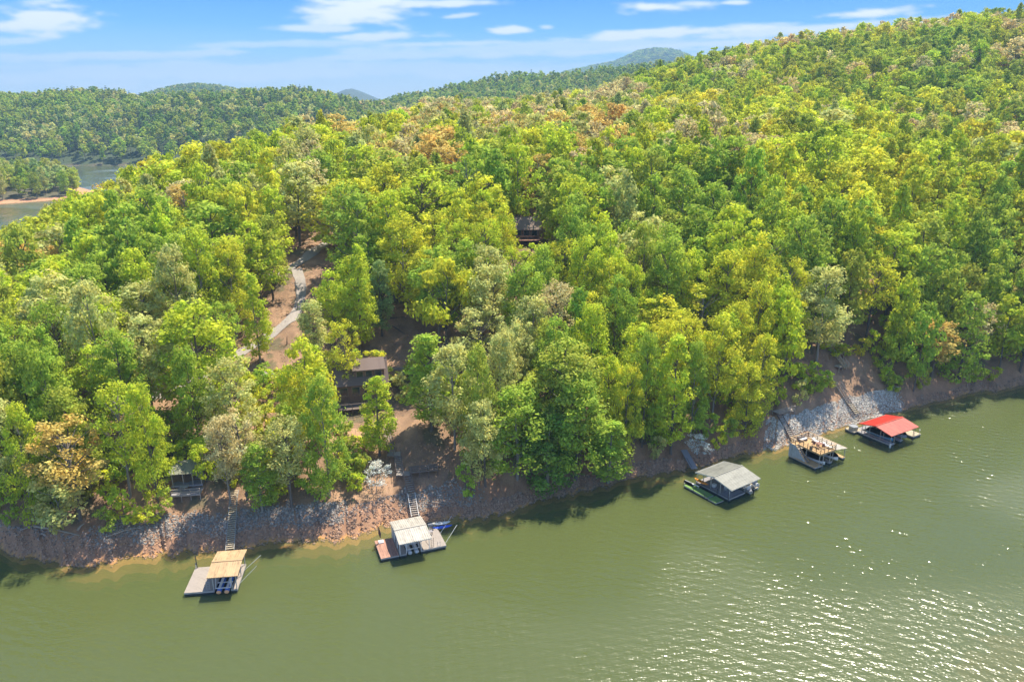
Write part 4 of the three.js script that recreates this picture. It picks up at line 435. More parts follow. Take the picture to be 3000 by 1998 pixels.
{ // dock with the grey roof
  const d = frame('boat_dock', 'floating dock with grey-beige ribbed roof and orange kayak hung at the side', 35.36, -108.59, 34.7), T = 34.7 * R;
  deckPiece(d, 0, 4.0, -7.2, 0, .5, C.blueWood, 'x'); deckPiece(d, 4.02, 6.4, -7.2, -6.0, .5, C.blueWood, 'x'); part('edge_rail', [bx(4.0, .05, .05, 2, .6, .03), bx(.05, .05, 7.2, -.03, .6, -3.6)], C.darkPost, d);
  gable(d, -.85, 6.4, 1.0, -6.75, 2.75, 3.5, C.greyRoof, C.greyRoof, { along: 'x', pitch: .26, rh: .03, fascia: C.white });
  for (const [x, z] of [[.1, -.1], [3.9, -.1], [.1, -2.0], [.1, -4.0], [.1, -5.6], [.1, -6.9], [3.9, -2.4], [3.9, -4.8], [6.2, -6.6], [3.9, -6.9]]) postAt(d, x, z, .5, 2.74 + .7 * (1 - Math.abs(z + 2.9) / 3.9) * .9, C.post, .09); part('rafter', [bx(6.6, .12, .06, 2.8, 2.8, -.1), bx(6.6, .12, .06, 2.8, 3.36, -2.87), bx(6.6, .12, .06, 2.8, 2.75, -6.5)], C.skirt, d);
  for (const z of [0, -2.3, -5.6]) part('mooring_post', rod(V(-.1, -.5, z - .1), V(-.1, 1.35, z - .1), .05), C.darkPost, d); part('dock_box', [bx(.6, .5, .5, 1.2, .76, -4.2), bx(.64, .06, .54, 1.2, 1.03, -4.2)], C.white, d);
  { const t = thing('floating_platform', 'floating swim platform covered with green turf beside the grey-roofed dock', 'platform', inFrame(d, -2.42, 0, -7.6), T); part('turf', bx(1.52, .05, 5.1, .76, .36, 2.55), C.turf, t); part('frame', bx(1.56, .16, 5.14, .76, .25, 2.55), C.skirt, t); part('float', bx(1.4, .4, 4.9, .76, 0, 2.55), C.floatMat, t); for (const z of [2.2, 4.6]) part('mooring_post', rod(V(-.08, -.4, z), V(-.08, 1.05, z), .045), C.darkPost, t); const l = part('lamp_post', rod(V(.05, .3, .1), V(.05, .75, .1), .04), C.steel, t); part('lamp_cap', new THREE.SphereGeometry(.09, 10, 8).translate(.05, .8, .1), C.white, l); }
  { const t = thing('floating_platform', 'small square green turf platform moored past the long one', 'platform', inFrame(d, -2.42, 0, -2.36), T - .05); part('turf', bx(1.72, .05, 1.72, .88, .28, .9), C.turf, t); part('frame', bx(1.76, .14, 1.76, .88, .18, .9), C.skirt, t); part('float', bx(1.6, .3, 1.6, .88, -.02, .9), C.floatMat, t); }
  { const t = thing('bench', 'long white bench on the green turf platform', 'bench', inFrame(d, -1.35, .385, -5.95), T + .15); part('seat', bx(.3, .06, 1.3, 0, .42, 0), C.white, t); for (const z of [-.5, .5]) part('leg', bx(.26, .4, .06, 0, .2, z), C.steel, t); }
  { const t = thing('paddle_boat', 'white upturned dinghy lying across the green turf platform', 'boat', inFrame(d, -1.25, .4, -6.4), T + .1); const g = hull(2.1, .95, .32); g.scale(1, -1, 1); g.translate(0, .34, 0); part('hull', g, C.white, t); part('keel', bx(.08, .08, 1.8, 0, .36, -.95), C.white, t); }
  kayak(inFrame(d, -.28, 1.05, -5.7), T + Math.PI / 2 + .02, 3.0, C.orange, 'orange kayak hanging along the side of the grey-roofed dock', 0);
  motorboat(inFrame(d, 5.25, -.05, .35), T, 5.2, 1.7, C.skirt, null, 'pale grey open motorboat with black outboard under the grey roof');
  { const t = thing('pontoon_boat', 'white pontoon boat with grey sun canopy beside the motorboat', 'boat', inFrame(d, 6.95, 0, .1), T); for (const x of [-.4, .4]) part('pontoon', new THREE.CapsuleGeometry(.25, 3.6, 5, 12).rotateX(Math.PI / 2).translate(x, .08, -2.1), C.steel, t); part('deck', bx(1.25, .12, 4.2, 0, .4, -2.1), C.straw, t); part('rail', [bx(.04, .5, 4.1, -.6, .7, -2.1), bx(.04, .5, 4.1, .6, .7, -2.1)], C.white, t); part('canopy', new THREE.CylinderGeometry(1.1, 1.1, 1.3, 14, 1, true, -.6, 1.2).rotateZ(Math.PI / 2).translate(0, .95, -1.6), new THREE.MeshStandardMaterial({ color: 0x6f7178, roughness: .9, side: THREE.DoubleSide }), t); part('canopy_frame', [rod(V(-.6, .4, -1.2), V(-.6, 1.9, -1.6), .02), rod(V(.6, .4, -1.2), V(.6, 1.9, -1.6), .02), rod(V(-.6, .4, -2.2), V(-.6, 1.9, -1.6), .02), rod(V(.6, .4, -2.2), V(.6, 1.9, -1.6), .02)], C.steel, t); part('seat', [bx(.5, .3, .5, .3, .6, -.6), bx(.5, .35, .1, .3, .85, -.36)], C.white, t); }
  for (const [x, z, c, w] of [[1.5, -1.9, C.panelBlue, 'blue-grey'], [2.5, -2.6, C.maroon, 'maroon']]) { const t = thing('deck_chair', `${w} chair in the shade under the grey roof`, 'chair', inFrame(d, x, .5, z), T + x); part('seat', bx(.5, .06, .5, 0, .42, 0), c, t); part('backrest', bx(.5, .6, .06, 0, .74, -.25), c, t); for (const [a, b] of [[-.22, -.22], [.22, -.22], [-.22, .22], [.22, .22]]) part('leg', bx(.05, .42, .05, a, .21, b), C.steel, t); }
}
{ // two-storey dock with the sun deck
  const d = frame('boat_dock', 'two-level dock with wooden railed sun deck and side stairs', 53.65, -119.74, 29.7), T = 29.7 * R, yT = 2.85;
  deckPiece(d, 0, 2.0, -5.9, 0, .42, C.newWood, 'z'); deckPiece(d, 3.9, 4.7, -5.9, -.1, .42, C.greyWood); deckPiece(d, 7.5, 8.3, -5.9, -.1, .42, C.newWood); deckPiece(d, 2.02, 8.3, -7.0, -5.92, .42, C.greyWood, 'x');
  part('bumper_board', bx(.3, .1, 4.2, -.02, .5, -2.3), C.newWood, d);
  boards(d, .9, 5.0, -6.0, .1, yT, C.newWood, 'z', .14, 'sun_deck'); part('deck_beam', [bx(4.14, .26, .06, 2.95, yT - .17, .1), bx(4.14, .26, .06, 2.95, yT - .17, -6.0), bx(.06, .26, 6.0, .89, yT - .17, -2.95), bx(.06, .26, 6.0, 5.01, yT - .17, -2.95)], C.newWood, d); boards(d, .05, .88, -6.0, -4.7, yT, C.newWood, 'z', .14, 'stair_landing');
  const g = sheetMetal(6.0, 3.1, .32, .03); g.rotateY(Math.PI / 2); g.rotateZ(-.13); g.translate(5.02, yT - .06, .2); part('roof_panel', g, C.whiteRoof, d); part('roof_edge', bx(.05, .12, 6.0, 8.1, yT - .5, -2.8), C.newWood, d);
  for (const [x, z] of [[.95, 0], [1.95, 0], [.95, -2.9], [1.95, -5.8], [3.95, -.15], [4.65, -.15], [4.65, -2.9], [4.65, -5.8], [7.95, -.15], [7.95, -3], [7.95, -5.8]]) postAt(d, x, z, .42, x > 7 ? 2.4 : yT - .05, C.post, .09);
  const rail = (a, b) => { const n = Math.max(1, Math.round(a.distanceTo(b) / 1.0)); for (let i = 0; i <= n; i++) { const p = a.clone().lerp(b, i / n); part('railing_post', bx(.08, 1.0, .08, p.x, yT + .5, p.z), C.darkWood, d); } part('handrail', bar(V(a.x, yT + 1.02, a.z), V(b.x, yT + 1.02, b.z), .14, .05), C.newWood, d); for (const y of [.3, .62]) part('rail', bar(V(a.x, yT + y, a.z), V(b.x, yT + y, b.z), .04, .09), C.newWood, d); };
  rail(V(.93, 0, .05), V(4.97, 0, .05)); rail(V(4.97, 0, .05), V(4.97, 0, -5.95)); rail(V(.1, 0, -5.95), V(4.97, 0, -5.95)); rail(V(.93, 0, .05), V(.93, 0, -4.6)); rail(V(.1, 0, -5.95), V(.1, 0, -4.75));
  const s = new THREE.Shape(); s.moveTo(-5.95, .42); s.lineTo(-2.0, .42); s.lineTo(-4.7, yT); s.lineTo(-5.95, yT); s.closePath(); const pg = new THREE.ExtrudeGeometry(s, { depth: .05, bevelEnabled: false }); pg.rotateY(-Math.PI / 2); pg.translate(.07, 0, 0); part('side_panel', pg, C.panelBlue, d);
  for (let i = 0; i < 10; i++) part('stair_tread', bx(.72, .05, .26, .46, lerp(.6, yT - .2, i / 9), lerp(-2.15, -4.6, i / 9)), C.greyWood, d); for (const x of [.1, .82]) part('stringer', bar(V(x, .45, -1.95), V(x, yT - .05, -4.75), .06, .24), C.newWood, d);
  { const t = thing('patio_table', 'round brown patio table with chairs on the railed sun deck', 'table', inFrame(d, 3.1, yT, -2.1), T); part('top', new THREE.CylinderGeometry(.62, .62, .05, 20).translate(0, .72, 0), C.brick, t); part('pedestal', rod(V(0, 0, 0), V(0, .7, 0), .06), C.darkPost, t); part('foot', new THREE.CylinderGeometry(.3, .3, .04, 14).translate(0, .02, 0), C.darkPost, t); }
  [[2.4, -1.7, .9], [3.5, -1.4, 2.6], [3.6, -2.7, 4.0], [2.5, -2.8, 5.4]].forEach(([x, z, a]) => { const t = thing('patio_chair', 'brown patio chair around the sun deck table', 'chair', inFrame(d, x, yT, z), a, 'brown chairs around the sun deck table'); part('seat', bx(.46, .05, .46, 0, .42, 0), C.brick, t); part('backrest', bx(.46, .5, .05, 0, .7, -.23), C.brick, t); for (const [p, q] of [[-.2, -.2], [.2, -.2], [-.2, .2], [.2, .2]]) part('leg', bx(.04, .42, .04, p, .21, q), C.darkPost, t); });
  for (const [x, z, k] of [[4.2, -3.4, 0], [4.3, -1.2, 1]]) { const t = thing('lounge_chair', k ? 'white sun lounger at the front corner of the sun deck' : 'white sun lounger behind the brown table on the sun deck', 'lounger', inFrame(d, x, yT, z), T + .1); part('cushion', [bx(.6, .1, 1.2, 0, .32, .2), bx(.6, .1, .65, 0, .5, -.65, 0, .65)], C.white, t); part('frame', [bx(.62, .05, 1.8, 0, .24, -.1)], C.steel, t); for (const [p, q] of [[-.28, -.8], [.28, -.8], [-.28, .7], [.28, .7]]) part('leg', bx(.04, .24, .04, p, .12, q), C.steel, t); }
  { const t = thing('deck_sofa', 'dark corner sofa with white cushions at the back of the sun deck', 'sofa', inFrame(d, 2.7, yT, -5.3), T); part('base', bx(1.8, .34, .7, 0, .17, 0), C.darkWood, t); part('backrest', bx(1.8, .4, .14, 0, .52, -.3), C.darkWood, t); part('cushion', [bx(.85, .12, .55, -.43, .4, .05), bx(.85, .12, .55, .43, .4, .05)], C.white, t); }
  { const t = thing('storage_bin', 'small dark bin standing by the sun deck railing', 'bin', inFrame(d, 1.2, yT, -2.2), T); part('body', bx(.4, .5, .4, 0, .25, 0), C.darkWood, t); part('lid', bx(.44, .05, .44, 0, .53, 0), C.darkPost, t); }
  motorboat(inFrame(d, 2.95, -.1, -5.45), T + Math.PI, 5.2, 1.7, C.white, C.canvas, 'covered white boat moored under the sun deck', false); motorboat(inFrame(d, 6.1, .1, -5.5), T + Math.PI, 5.5, 2.1, C.white, C.maroon, 'white boat with maroon cover in the slip beside the sun deck', false);
}
{ // dock with the red roof
  const d = frame('boat_dock', 'floating dock with bright red gable roof', 71.42, -128.95, 30.5), T = 30.5 * R;
  deckPiece(d, 0, 1.3, -7.0, 0, .5, C.blueWood, 'x'); deckPiece(d, 3.3, 4.2, -7.0, -.2, .5, C.blueWood, 'x'); deckPiece(d, 7.1, 9.7, -6.2, 0, .5, C.straw, 'z'); deckPiece(d, 1.32, 7.08, -8.0, -7.02, .5, C.blueWood, 'x'); deckPiece(d, -.9, 1.3, -9.2, -7.02, .5, C.straw, 'x');
  gable(d, -1.1, 7.4, .65, -6.3, 2.75, 3.5, C.sheenFadedRed, C.redRoof, { pitch: .42, rh: .035, fascia: C.redRoof, cap: C.redRoof });  // front slope is a paler red: sky sheen put into the colour, with fading
  for (const [x, z] of [[.1, -.1], [1.15, -.1], [.1, -2.3], [1.15, -2.3], [.1, -4.6], [.1, -6.2], [1.15, -6.2], [3.75, -.3], [3.75, -6.2], [7.2, -.1], [7.2, -3], [7.2, -6.2]]) postAt(d, x, z, .5, 2.78 + .6 * (1 - Math.abs(z + 2.8) / 3.5), C.post, .08); part('rafter', [bx(7.6, .12, .06, 3.2, 2.8, -.1), bx(7.6, .12, .06, 3.2, 3.35, -2.82), bx(7.6, .12, .06, 3.2, 2.76, -6.2)], C.skirt, d);
  for (const y of [.85, 1.35]) part('rail', bx(.05, .06, 6.2, .1, y, -3.2), C.post, d); part('bumper', bx(.25, .9, .25, -.1, .3, .05), C.white, d);
  ladder(d, 7.35, -.05, -.2, 2.0, .42, C.darkPost); { const l = part('lamp_post', rod(V(9.55, .5, -.3), V(9.55, 1.15, -.3), .04), C.steel, d); part('lamp_cap', new THREE.SphereGeometry(.12, 10, 8).translate(9.55, 1.22, -.3), C.white, l); }
  for (const z of [-9.1, -8.3, -7.4]) part('railing_post', bx(.06, .9, .06, -.85, .95, z), C.post, d); part('handrail', bx(.06, .06, 2.0, -.85, 1.4, -8.2), C.white, d);
  motorboat(inFrame(d, 5.6, .1, -6.2), T + Math.PI, 5.8, 2.3, C.canvas, C.canvas, 'boat under a grey-blue cover beneath the red roof', false);
  motorboat(inFrame(d, 2.3, 0, -6.2), T + Math.PI, 5.2, 1.7, std(.05, .25, .42, .4), C.canvas, 'teal-hulled covered boat in the shaded slip of the red dock', false);
  { const t = thing('hot_tub', 'round grey-covered tub on the pale deck behind the red roof', 'tub', inFrame(d, .2, .5, -8.1), T); part('shell', new THREE.CylinderGeometry(.85, .8, .6, 24).translate(0, .3, 0), C.straw, t); part('cover', new THREE.CylinderGeometry(.8, .84, .1, 24).translate(0, .66, 0), C.canvas, t); }
}

// stairs and platforms on the bank
function flight(t, a, b, w, mat, treadMat, rails) { // treads between two stringers, from foot a to head b (world)
  const d = b.clone().sub(a), h = Math.hypot(d.x, d.z), n = Math.max(4, Math.round(d.length() / .42)), ry = Math.atan2(d.x, d.z), sx = Math.cos(ry), sz = -Math.sin(ry); t.updateMatrixWorld(true);
  const L = (v) => t.worldToLocal(v.clone());
  for (const k of [-1, 1]) { const o = V(sx * w / 2 * k, 0, sz * w / 2 * k); part('stringer', bar(L(a.clone().add(o)), L(b.clone().add(o)), .06, .26), mat, t); if (rails) { part('handrail', bar(L(a.clone().add(o).add(V(0, .95, 0))), L(b.clone().add(o).add(V(0, .95, 0))), .05, .09), mat, t); for (let i = 0; i <= 4; i++) { const p = a.clone().lerp(b, i / 4).add(o); part('railing_post', bar(L(p), L(p.clone().add(V(0, .95, 0))), .06), mat, t); } } }
  const flat = h > Math.abs(d.y) * 2.6; for (let i = 0; i < n; i++) { const p = L(a.clone().lerp(b, (i + .5) / n)); part('tread', bx(w - .07, .045, flat ? .2 : .2, p.x, p.y + .11, p.z, ry - t.rotation.y), treadMat, t); }
}
function stairs(name, label, flights, w, mat, treadMat, rails) { const t = thing(name, label, 'stairs', flights[0][0].clone()); for (const [a, b] of flights) flight(t, a, b, w, mat, treadMat, rails); return t; }
const gp = (px, py, up = .25) => hitGround(px, py).add(V(0, up, 0));
{ const a = unp(672, 1612, .75), b = gp(678, 1560, .5), c = gp(685, 1468, .35), e = gp(688, 1445, .2); stairs('bank_stairs', 'long weathered ladder-like stairs climbing the rocks from the tan-roofed dock', [[a, b], [b, c], [c, e]], 1.15, C.skirt, C.straw, false); }
{ const a = unp(1216, 1513, .75), b = gp(1205, 1459, .5); stairs('gangway', 'pale metal gangway with open treads leading to the white-roofed dock', [[a, b]], 1.15, C.white, C.greyWood, false); const c = gp(1193, 1408, .7), e = gp(1172, 1400, .7), f = gp(1163, 1347, .8), g = gp(1148, 1344, .8), k = gp(1131, 1268, .6); stairs('bank_stairs', 'dark timber stairs zigzagging up the slope from the gangway to the house', [[b.clone().add(V(0, .1, 0)), c], [e, f], [g, k]], 1.2, C.darkWood, C.greyWood, true);
  for (const [p, q, w] of [[c, e, 'lower'], [f, g, 'upper']]) { const m = p.clone().lerp(q, .5), t = thing('stair_landing', `${w} square timber landing between the dark stair flights`, 'landing', m); boards(t, -1.1, 1.1, -.75, .75, .1, C.greyWood, 'z'); part('joist', [bx(2.2, .16, .06, 0, -.02, -.7), bx(2.2, .16, .06, 0, -.02, .7)], C.darkWood, t); for (const [x, z] of [[-1, -.65], [1, -.65], [-1, .65], [1, .65]]) part('post', bx(.1, 1.5, .1, x, -.7, z), C.darkWood, t); } }
{ const a = gp(2320, 1288, .5), b = gp(2283, 1224, .5); stairs('bank_stairs', 'dark timber stairs over pale riprap rising behind the two-level dock', [[unp(2330, 1293, .75), a], [a, b]], 1.2, C.darkWood, C.greyWood, false); }
{ const a = gp(2512, 1221, .5), b = gp(2490, 1190, .5), c = gp(2455, 1138, .6); stairs('bank_stairs', 'brown timber stairs with pale handrails crossing the riprap behind the red dock', [[a, b]], 1.2, C.darkWood, C.straw, false); stairs('bank_stairs', 'upper railed stair flight above the riprap behind the red dock', [[b, c]], 1.2, C.greyWood, C.darkWood, true); stairs('bank_stairs', 'short railed steps rising to the trees from the small pale platform', [[gp(2480, 1094, .9), gp(2448, 1052, .9)]], 1.1, C.straw, C.straw, true); }
{ const a = unp(2036, 1374, .7), b = gp(2003, 1326, .3); const t = thing('gangway', 'grey plank gangway from the bank to the grey-roofed dock', 'gangway', a.clone()); const L = (v) => t.worldToLocal(v.clone()); t.updateMatrixWorld(true); const d = b.clone().sub(a), n = 24, ry = Math.atan2(d.x, d.z); for (let i = 0; i < n; i++) { const p = L(a.clone().lerp(b, (i + .5) / n)); part('plank', bx(1.2, .05, d.length() / n - .02, p.x, p.y, p.z, ry, 0), C.blueWood, t); } for (const k of [-1, 1]) { const o = V(Math.cos(ry) * .6 * k, .5, -Math.sin(ry) * .6 * k); part('rail', bar(L(a.clone().add(o)), L(a.clone().lerp(b, .45).add(o)), .04, .06), C.darkPost, t); } }
function lookout(name, label, px, py, w, dpt, turn, mat, up = .9, rail = true) { const p = hitGround(px, py), t = thing(name, label, 'platform', V(p.x, p.y + up, p.z), turn); boards(t, -w / 2, w / 2, -dpt, 0, .1, mat, 'x'); part('joist', [bx(w, .2, .06, 0, -.03, -.03), bx(w, .2, .06, 0, -.03, -dpt + .03)], C.darkWood, t); const n = Math.round(w / 1.5); for (let i = 0; i <= n; i++) { const x = lerp(-w / 2 + .06, w / 2 - .06, i / n); part('leg', bx(.1, up + 1.6, .1, x, -(up + 1.6) / 2 + .02, -.08), mat, t); part('leg', bx(.1, 1.2, .1, x, -.6, -dpt + .1), mat, t); if (rail) part('railing_post', bx(.08, .95, .08, x, .58, -.06), mat, t); } if (rail) { part('handrail', bx(w, .05, .12, 0, 1.07, -.06), mat, t); part('rail', bx(w, .08, .04, 0, .7, -.06), mat, t); part('rail', bx(w, .08, .04, 0, .38, -.06), mat, t); } return t; }
lookout('lookout_platform', 'dark timber lookout platform on legs beside the zigzag stairs', 1243, 1402, 4.6, 2.2, 14 * R, C.darkWood, 1.2);
lookout('lookout_platform', 'railed timber platform at the head of the stairs behind the two-level dock', 2306, 1222, 4.4, 1.8, 26 * R, C.greyWood, .9);
lookout('lookout_platform', 'small sunlit plank platform high on the slope behind the red dock', 2470, 1092, 2.6, 2.4, 30 * R, C.straw, .9, false);
{ // lakeside shelter with two decks
  const p = hitGround(548, 1430), t = thing('lakeside_shelter', 'small open shelter with lean-to roof and deck on the shaded bank', 'shelter', V(p.x, p.y + .35, p.z), 8 * R); boards(t, -2.3, 2.4, -3.0, 0, .1, C.blueWood, 'x'); part('joist', bx(4.7, .25, .08, 0, -.05, -.03), C.blueWood, t); for (const [x, z] of [[-2.1, -.1], [-.5, -.1], [.9, -.1], [2.2, -.1], [-2.1, -2.8], [.9, -2.8]]) part('post', bx(.12, 2.4, .12, x, 1.25, z), C.greyWood, t); const g = sheetMetal(5.0, 3.6, .3); g.rotateX(.22); g.translate(-2.55, 2.95, -3.2); part('roof', g, worn(.25, .26, .20, .9), t); part('back_wall', bx(4.6, 2.4, .08, 0, 1.25, -2.9), C.wallGrey, t); for (const x of [-1.9, 2.0]) part('stilt', bx(.12, 1.6, .12, x, -.8, -.15), C.darkWood, t); part('swing_bench', [bx(1.2, .06, .5, 1.6, .6, -1.4), bx(1.2, .5, .05, 1.6, .85, -1.65)], C.skirt, t);
  const q = hitGround(546, 1475); const l = thing('lower_deck', 'railed grey deck on stilts below the lakeside shelter', 'deck', V(q.x, q.y + 1.0, q.z), 8 * R); boards(l, -2.2, 2.2, -2.6, 0, .1, C.blueWood, 'x'); part('joist', bx(4.4, .22, .07, 0, -.04, -.03), C.greyWood, l); for (const x of [-2.1, -.7, .7, 2.1]) { part('stilt', bx(.1, 2.2, .1, x, -1.1, -.12), C.greyWood, l); part('railing_post', bx(.08, .9, .08, x, .55, -.06), C.greyWood, l); } part('handrail', bx(4.4, .06, .1, 0, 1.02, -.06), C.greyWood, l); part('rail', bx(4.4, .08, .04, 0, .6, -.06), C.greyWood, l); part('table', [bx(1.2, .06, .8, -.5, .8, -1.4), bx(.1, .7, .1, -.5, .45, -1.4)], C.skirt, l); }
// houses
function pitched(parent, x0, x1, zF, zB, yE, yR, over, mat, zr) { const c = zr ?? (zF + zB) / 2, mk = (z) => { const dz = z - c, sl = (yR - yE) / Math.abs(dz), ze = z + Math.sign(dz) * over, ye = yE - over * sl, L = Math.hypot(ze - c, yR - ye), a = Math.atan2(yR - ye, Math.abs(ze - c)); const n = Math.round(L / .3), gs = []; for (let i = 0; i < n; i++) { const g = new THREE.BoxGeometry(x1 - x0 + over * 2, .05, L / n + .03); g.rotateX(dz > 0 ? a + .05 : -a - .05); const f = (i + .5) / n; g.translate((x0 + x1) / 2, lerp(yR, ye, f) + .05, lerp(c, ze, f)); gs.push(g); } const m = part('roof', gs, mat, parent); return m; }; const a = mk(zF), b = mk(zB); part('ridge_cap', bx(x1 - x0 + over * 2, .07, .24, (x0 + x1) / 2, yR + .09, c), mat, a); return [a, b]; }
function windowIn(parent, w, h, x, y, z, side = 0) { const f = part('window', side ? [bx(.08, h + .16, w + .16, x, y, z)] : [bx(w + .16, h + .16, .08, x, y, z)], C.wallGrey, parent); part('pane', side ? bx(.1, h, w, x, y, z) : bx(w, h, .1, x, y, z), C.glass, f); return f; }
{ const p = unp(1056, 1100, 12.5), gy = land(p.x, p.z) - .5, y0 = 8.6, t = thing('lake_house', 'brown wooden house with dark shingle roof and wide dormer on the slope', 'house', V(p.x, 0, p.z), 15 * R);
  part('wall', [bx(9.2, 4.3, .2, 0, y0 + 1.65, 3.3), bx(9.2, 4.3, .2, 0, y0 + 1.65, -3.3), bx(.2, 4.3, 6.4, -4.5, y0 + 1.65, 0), bx(.2, 4.3, 6.4, 4.5, y0 + 1.65, 0)], C.siding, t); const s = new THREE.Shape(); s.moveTo(-3.4, 0); s.lineTo(3.4, 0); s.lineTo(0, 3.3); s.closePath(); for (const x of [-4.5, 4.5]) { const g = new THREE.ExtrudeGeometry(s, { depth: .18, bevelEnabled: false }); g.rotateY(Math.PI / 2); g.translate(x - .09, y0 + 3.8, 0); part('gable_wall', g, C.siding, t); }
  pitched(t, -4.5, 4.5, 3.4, -3.4, y0 + 3.8, y0 + 7.1, .5, C.shingle); // dormer over the lake side
  part('dormer_wall', [bx(5.6, 1.9, .15, 1.4, y0 + 4.95, 2.55), bx(.15, 1.9, 2.0, -1.35, y0 + 4.95, 1.6), bx(.15, 1.9, 2.0, 4.15, y0 + 4.95, 1.6)], C.siding, t); { const gs = []; for (let i = 0; i < 12; i++) gs.push(bx(6.2, .05, .36, 1.4, lerp(y0 + 7.2, y0 + 5.95, (i + .5) / 12) + .06, lerp(-.05, 3.25, (i + .5) / 12), 0, .4)); part('dormer_roof', gs, C.shingle, t); }
  for (const x of [-.3, 1.4, 3.1]) windowIn(t, 1.1, 1.1, x, y0 + 5.0, 2.64); for (const x of [-3.4, -1.2, 1.0, 3.2]) windowIn(t, 1.3, 1.5, x, y0 + 2.1, 3.42); windowIn(t, 1.0, 1.3, 4.62, y0 + 2.0, 0, 1);
  part('chimney', [bx(.9, 3.4, .8, -2.2, y0 + 6.6, -1.6), bx(1.05, .15, .95, -2.2, y0 + 8.35, -1.6)], C.brick, t);
  boards(t, -4.6, 4.6, 3.42, 6.6, y0 - .2, C.darkWood, 'x'); for (const x of [-4.4, -2.2, 0, 2.2, 4.4]) { part('deck_post', bx(.16, 5.5, .16, x, y0 - 3, 6.4), C.darkWood, t); part('railing_post', bx(.1, 1, .1, x, y0 + .3, 6.5), C.darkWood, t); } part('handrail', bx(9.2, .06, .14, 0, y0 + .82, 6.5), C.darkWood, t); part('foundation', bx(9, 5, 6.4, 0, y0 - 3, 0), C.wallGrey, t); }
[[[1133, 1089], [1203, 1084], 'upper long timber retaining wall on the slope beside the house'], [[1142, 1117], [1198, 1113], 'lower timber retaining wall on the slope beside the house']].forEach(([a, b, l]) => { const p = gp(...a, .25), q = gp(...b, .25), t = thing('retaining_wall', l, 'wall', p.clone()); const e = q.clone().sub(p); for (const y of [-.45, -.2, .05]) part('timber', bar(V(0, y, 0), e.clone().add(V(0, y, 0)), .2, .22), C.greyWood, t); });
function cabin(px, py, yEave, w, dp, turn, label, roofMat) { const p = unp(px, py, yEave), t = thing('cabin', label, 'house', V(p.x, 0, p.z), turn), g = Math.min(land(p.x, p.z), yEave - 2.6) - 1; part('wall', [bx(w, yEave - g, .2, w / 2, (yEave + g) / 2, -.6), bx(w, yEave - g, .2, w / 2, (yEave + g) / 2, -dp), bx(.2, yEave - g, dp - .6, .1, (yEave + g) / 2, -dp / 2 - .3), bx(.2, yEave - g, dp - .6, w - .1, (yEave + g) / 2, -dp / 2 - .3)], C.siding, t); pitched(t, 0, w, -.6, -dp, yEave, yEave + 2.3, .6, roofMat); for (const x of [.2, .42, .64, .86]) windowIn(t, 1.3, 1.3, w * x, yEave - 1.3, -.5); part('gable_wall', bx(.16, 1.2, dp * .5, .1, yEave + .55, -dp / 2 - .3), C.siding, t); boards(t, 0, w, -.5, 2.4, yEave - 2.7, C.brick, 'x'); for (let i = 0; i <= 6; i++) { part('railing_post', bx(.1, 1, .1, w * i / 6, yEave - 2.2, 2.3), C.brick, t); part('deck_post', bx(.14, 2.6, .14, w * i / 6, yEave - 4, 2.2), C.darkWood, t); } part('handrail', bx(w, .07, .12, w / 2, yEave - 1.68, 2.3), C.brick, t); return t; }
cabin(1476, 669, 31.8, 9, 7, 2 * R, 'brown cabin with weathered roof and deck among the ridge trees', worn(.33, .25, .22, .95));
cabin(2222, 525, 41.5, 10, 7, 10 * R, 'dark-roofed cabin almost hidden high in the green wood', C.shingle);
// utility pole by the driveway
{ const p = hitGround(872, 912), t = thing('utility_pole', 'grey utility pole beside the driveway bend', 'pole', p); part('shaft', rod(V(0, -.5, 0), V(-.1, 6.6, 0), .14, .1, 10), worn(.4, .38, .36, .9), t); part('crossarm', bx(1.4, .12, .1, -.1, 6.2, 0), C.greyWood, t); part('transformer', new THREE.CylinderGeometry(.22, .22, .7, 14).translate(.2, 5.5, 0), C.skirt, t); for (const x of [-.7, .5]) part('insulator', rod(V(x, 6.26, 0), V(x, 6.45, 0), .05), C.white, t); }
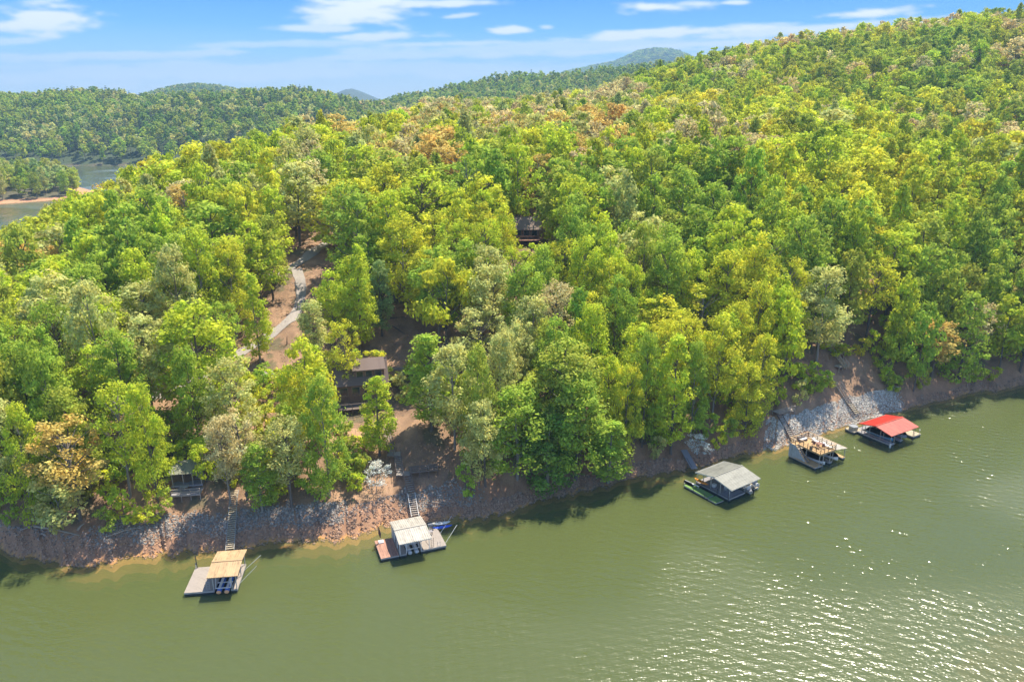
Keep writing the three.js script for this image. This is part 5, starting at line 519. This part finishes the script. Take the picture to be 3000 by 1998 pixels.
// far homestead on the hill
{ const q = (px, py, d) => { const r = ray(px, py), h = Math.hypot(r[0], r[2]); const x = r[0] / h * d, z = r[2] / h * d; return V(x, land(x, z), z); };
  const far = (px, d, w, label) => { const p = q(px, 280, d), t = thing('farmhouse', label, 'house', p, .1), wl = w / 2; part('wall', bx(w, 4, 9, 0, 1.5, 0), C.wallGrey, t); pitched(t, -wl, wl, 4.5, -4.5, 3.4, 6.4, .6, C.redRoof); for (let i = 0; i < 4; i++) windowIn(t, 1.3, 1.3, -wl + w * (i + .5) / 4, 1.8, 4.55); part('porch', [bx(w, .3, 3, 0, 2.6, 6.2), bx(.2, 2.6, .2, -wl, 1.2, 7.5), bx(.2, 2.6, .2, wl, 1.2, 7.5)], C.redRoof, t); return t; };
  far(1219, 1120, 13, 'distant long farmhouse with red metal roof on the far hill'); far(1265, 1150, 12, 'distant red-roofed shed beside the hilltop lawn');
  const l = []; for (let i = 0; i < 9; i++) for (let j = 0; j < 5; j++) { const p = q(1262 + i * 4, 280, 1095 + j * 18); l.push([p.x, p.y + .5, p.z]); } const pos = l.flat(), idx = []; for (let i = 0; i < 8; i++) for (let j = 0; j < 4; j++) { const a = i * 5 + j; idx.push(a, a + 5, a + 1, a + 1, a + 5, a + 6); } const g = new THREE.BufferGeometry(); g.setAttribute('position', new THREE.Float32BufferAttribute(pos, 3)); g.setIndex(idx); g.computeVertexNormals(); const m = new THREE.Mesh(g, std(.16, .24, .06, 1)); m.name = 'lawn'; m.userData.kind = 'structure'; scene.add(m); }
// driftwood
[[[1771, 1393], [1812, 1428], .22, 'pale driftwood trunk slanting down the bank into the water'], [[1835, 1390], [1862, 1412], .12, 'thin driftwood stick beside the pale trunk'], [[100, 1548], [232, 1577], .2, 'long grey driftwood trunk lying on the red clay bank'], [[226, 1560], [246, 1545], .2, 'short broken stump standing at the end of the grey driftwood'], [[310, 1580], [420, 1552], .1, 'bleached branch lying across the grey stones'], [[60, 1560], [130, 1540], .1, 'tangled bleached branch at the head of the clay slump'], [[1270, 1480], [1330, 1492], .09, 'thin pale stick on the rubble past the white-roofed dock']].forEach(([a, b, r, l], i) => { const p = gp(...a, .2), q = gp(...b, .2), m = p.clone().lerp(q, .5).add(V(0, .18, 0)), w = quads(); limb(w, [p, m, q], r, r * .45, 7); if (i !== 3) { limb(w, [m, m.clone().add(V(.5, .6, .3))], r * .4, .02, 4); limb(w, [p.clone().lerp(m, .5), p.clone().lerp(m, .4).add(V(-.6, .5, -.3))], r * .35, .02, 4); } const o = new THREE.Mesh(geo(w), worn(.42, .36, .30, .95)); o.name = numbered('driftwood_log'); scene.add(o); tag(o, l, 'log'); });

// fallen limbs on the open slope
[[[1150, 960], [1185, 985], 'fallen grey limb lying across the dark slope above the house'], [[1120, 940], [1190, 930], 'long thin fallen trunk on the slope behind the house'], [[1255, 1205], [1290, 1250], 'fallen branch at the upper edge of the bare slope'], [[840, 1010], [850, 985], 'broken snag standing on the sunlit slope by the driveway']].forEach(([a, b, l], i) => { const p = gp(...a, .12), q = i === 3 ? p.clone().add(V(.15, 1.7, 0)) : gp(...b, .12), w = quads(); limb(w, [p, p.clone().lerp(q, .5).add(V(0, .08, 0)), q], .13, .05, 6); if (i !== 3) for (const f of [.4, .6, .8]) { const m = p.clone().lerp(q, f); limb(w, [m, m.clone().add(V((f - .6) * 3, .5, .4))], .05, .015, 4); } const o = new THREE.Mesh(geo(w), barkMat); o.name = numbered(i === 3 ? 'tree_snag' : 'fallen_branch'); scene.add(o); tag(o, l, 'branch'); });

scene.traverse((o) => { if (o.isMesh) { o.castShadow = o.receiveShadow = true; } });
renderer.render(scene, camera);
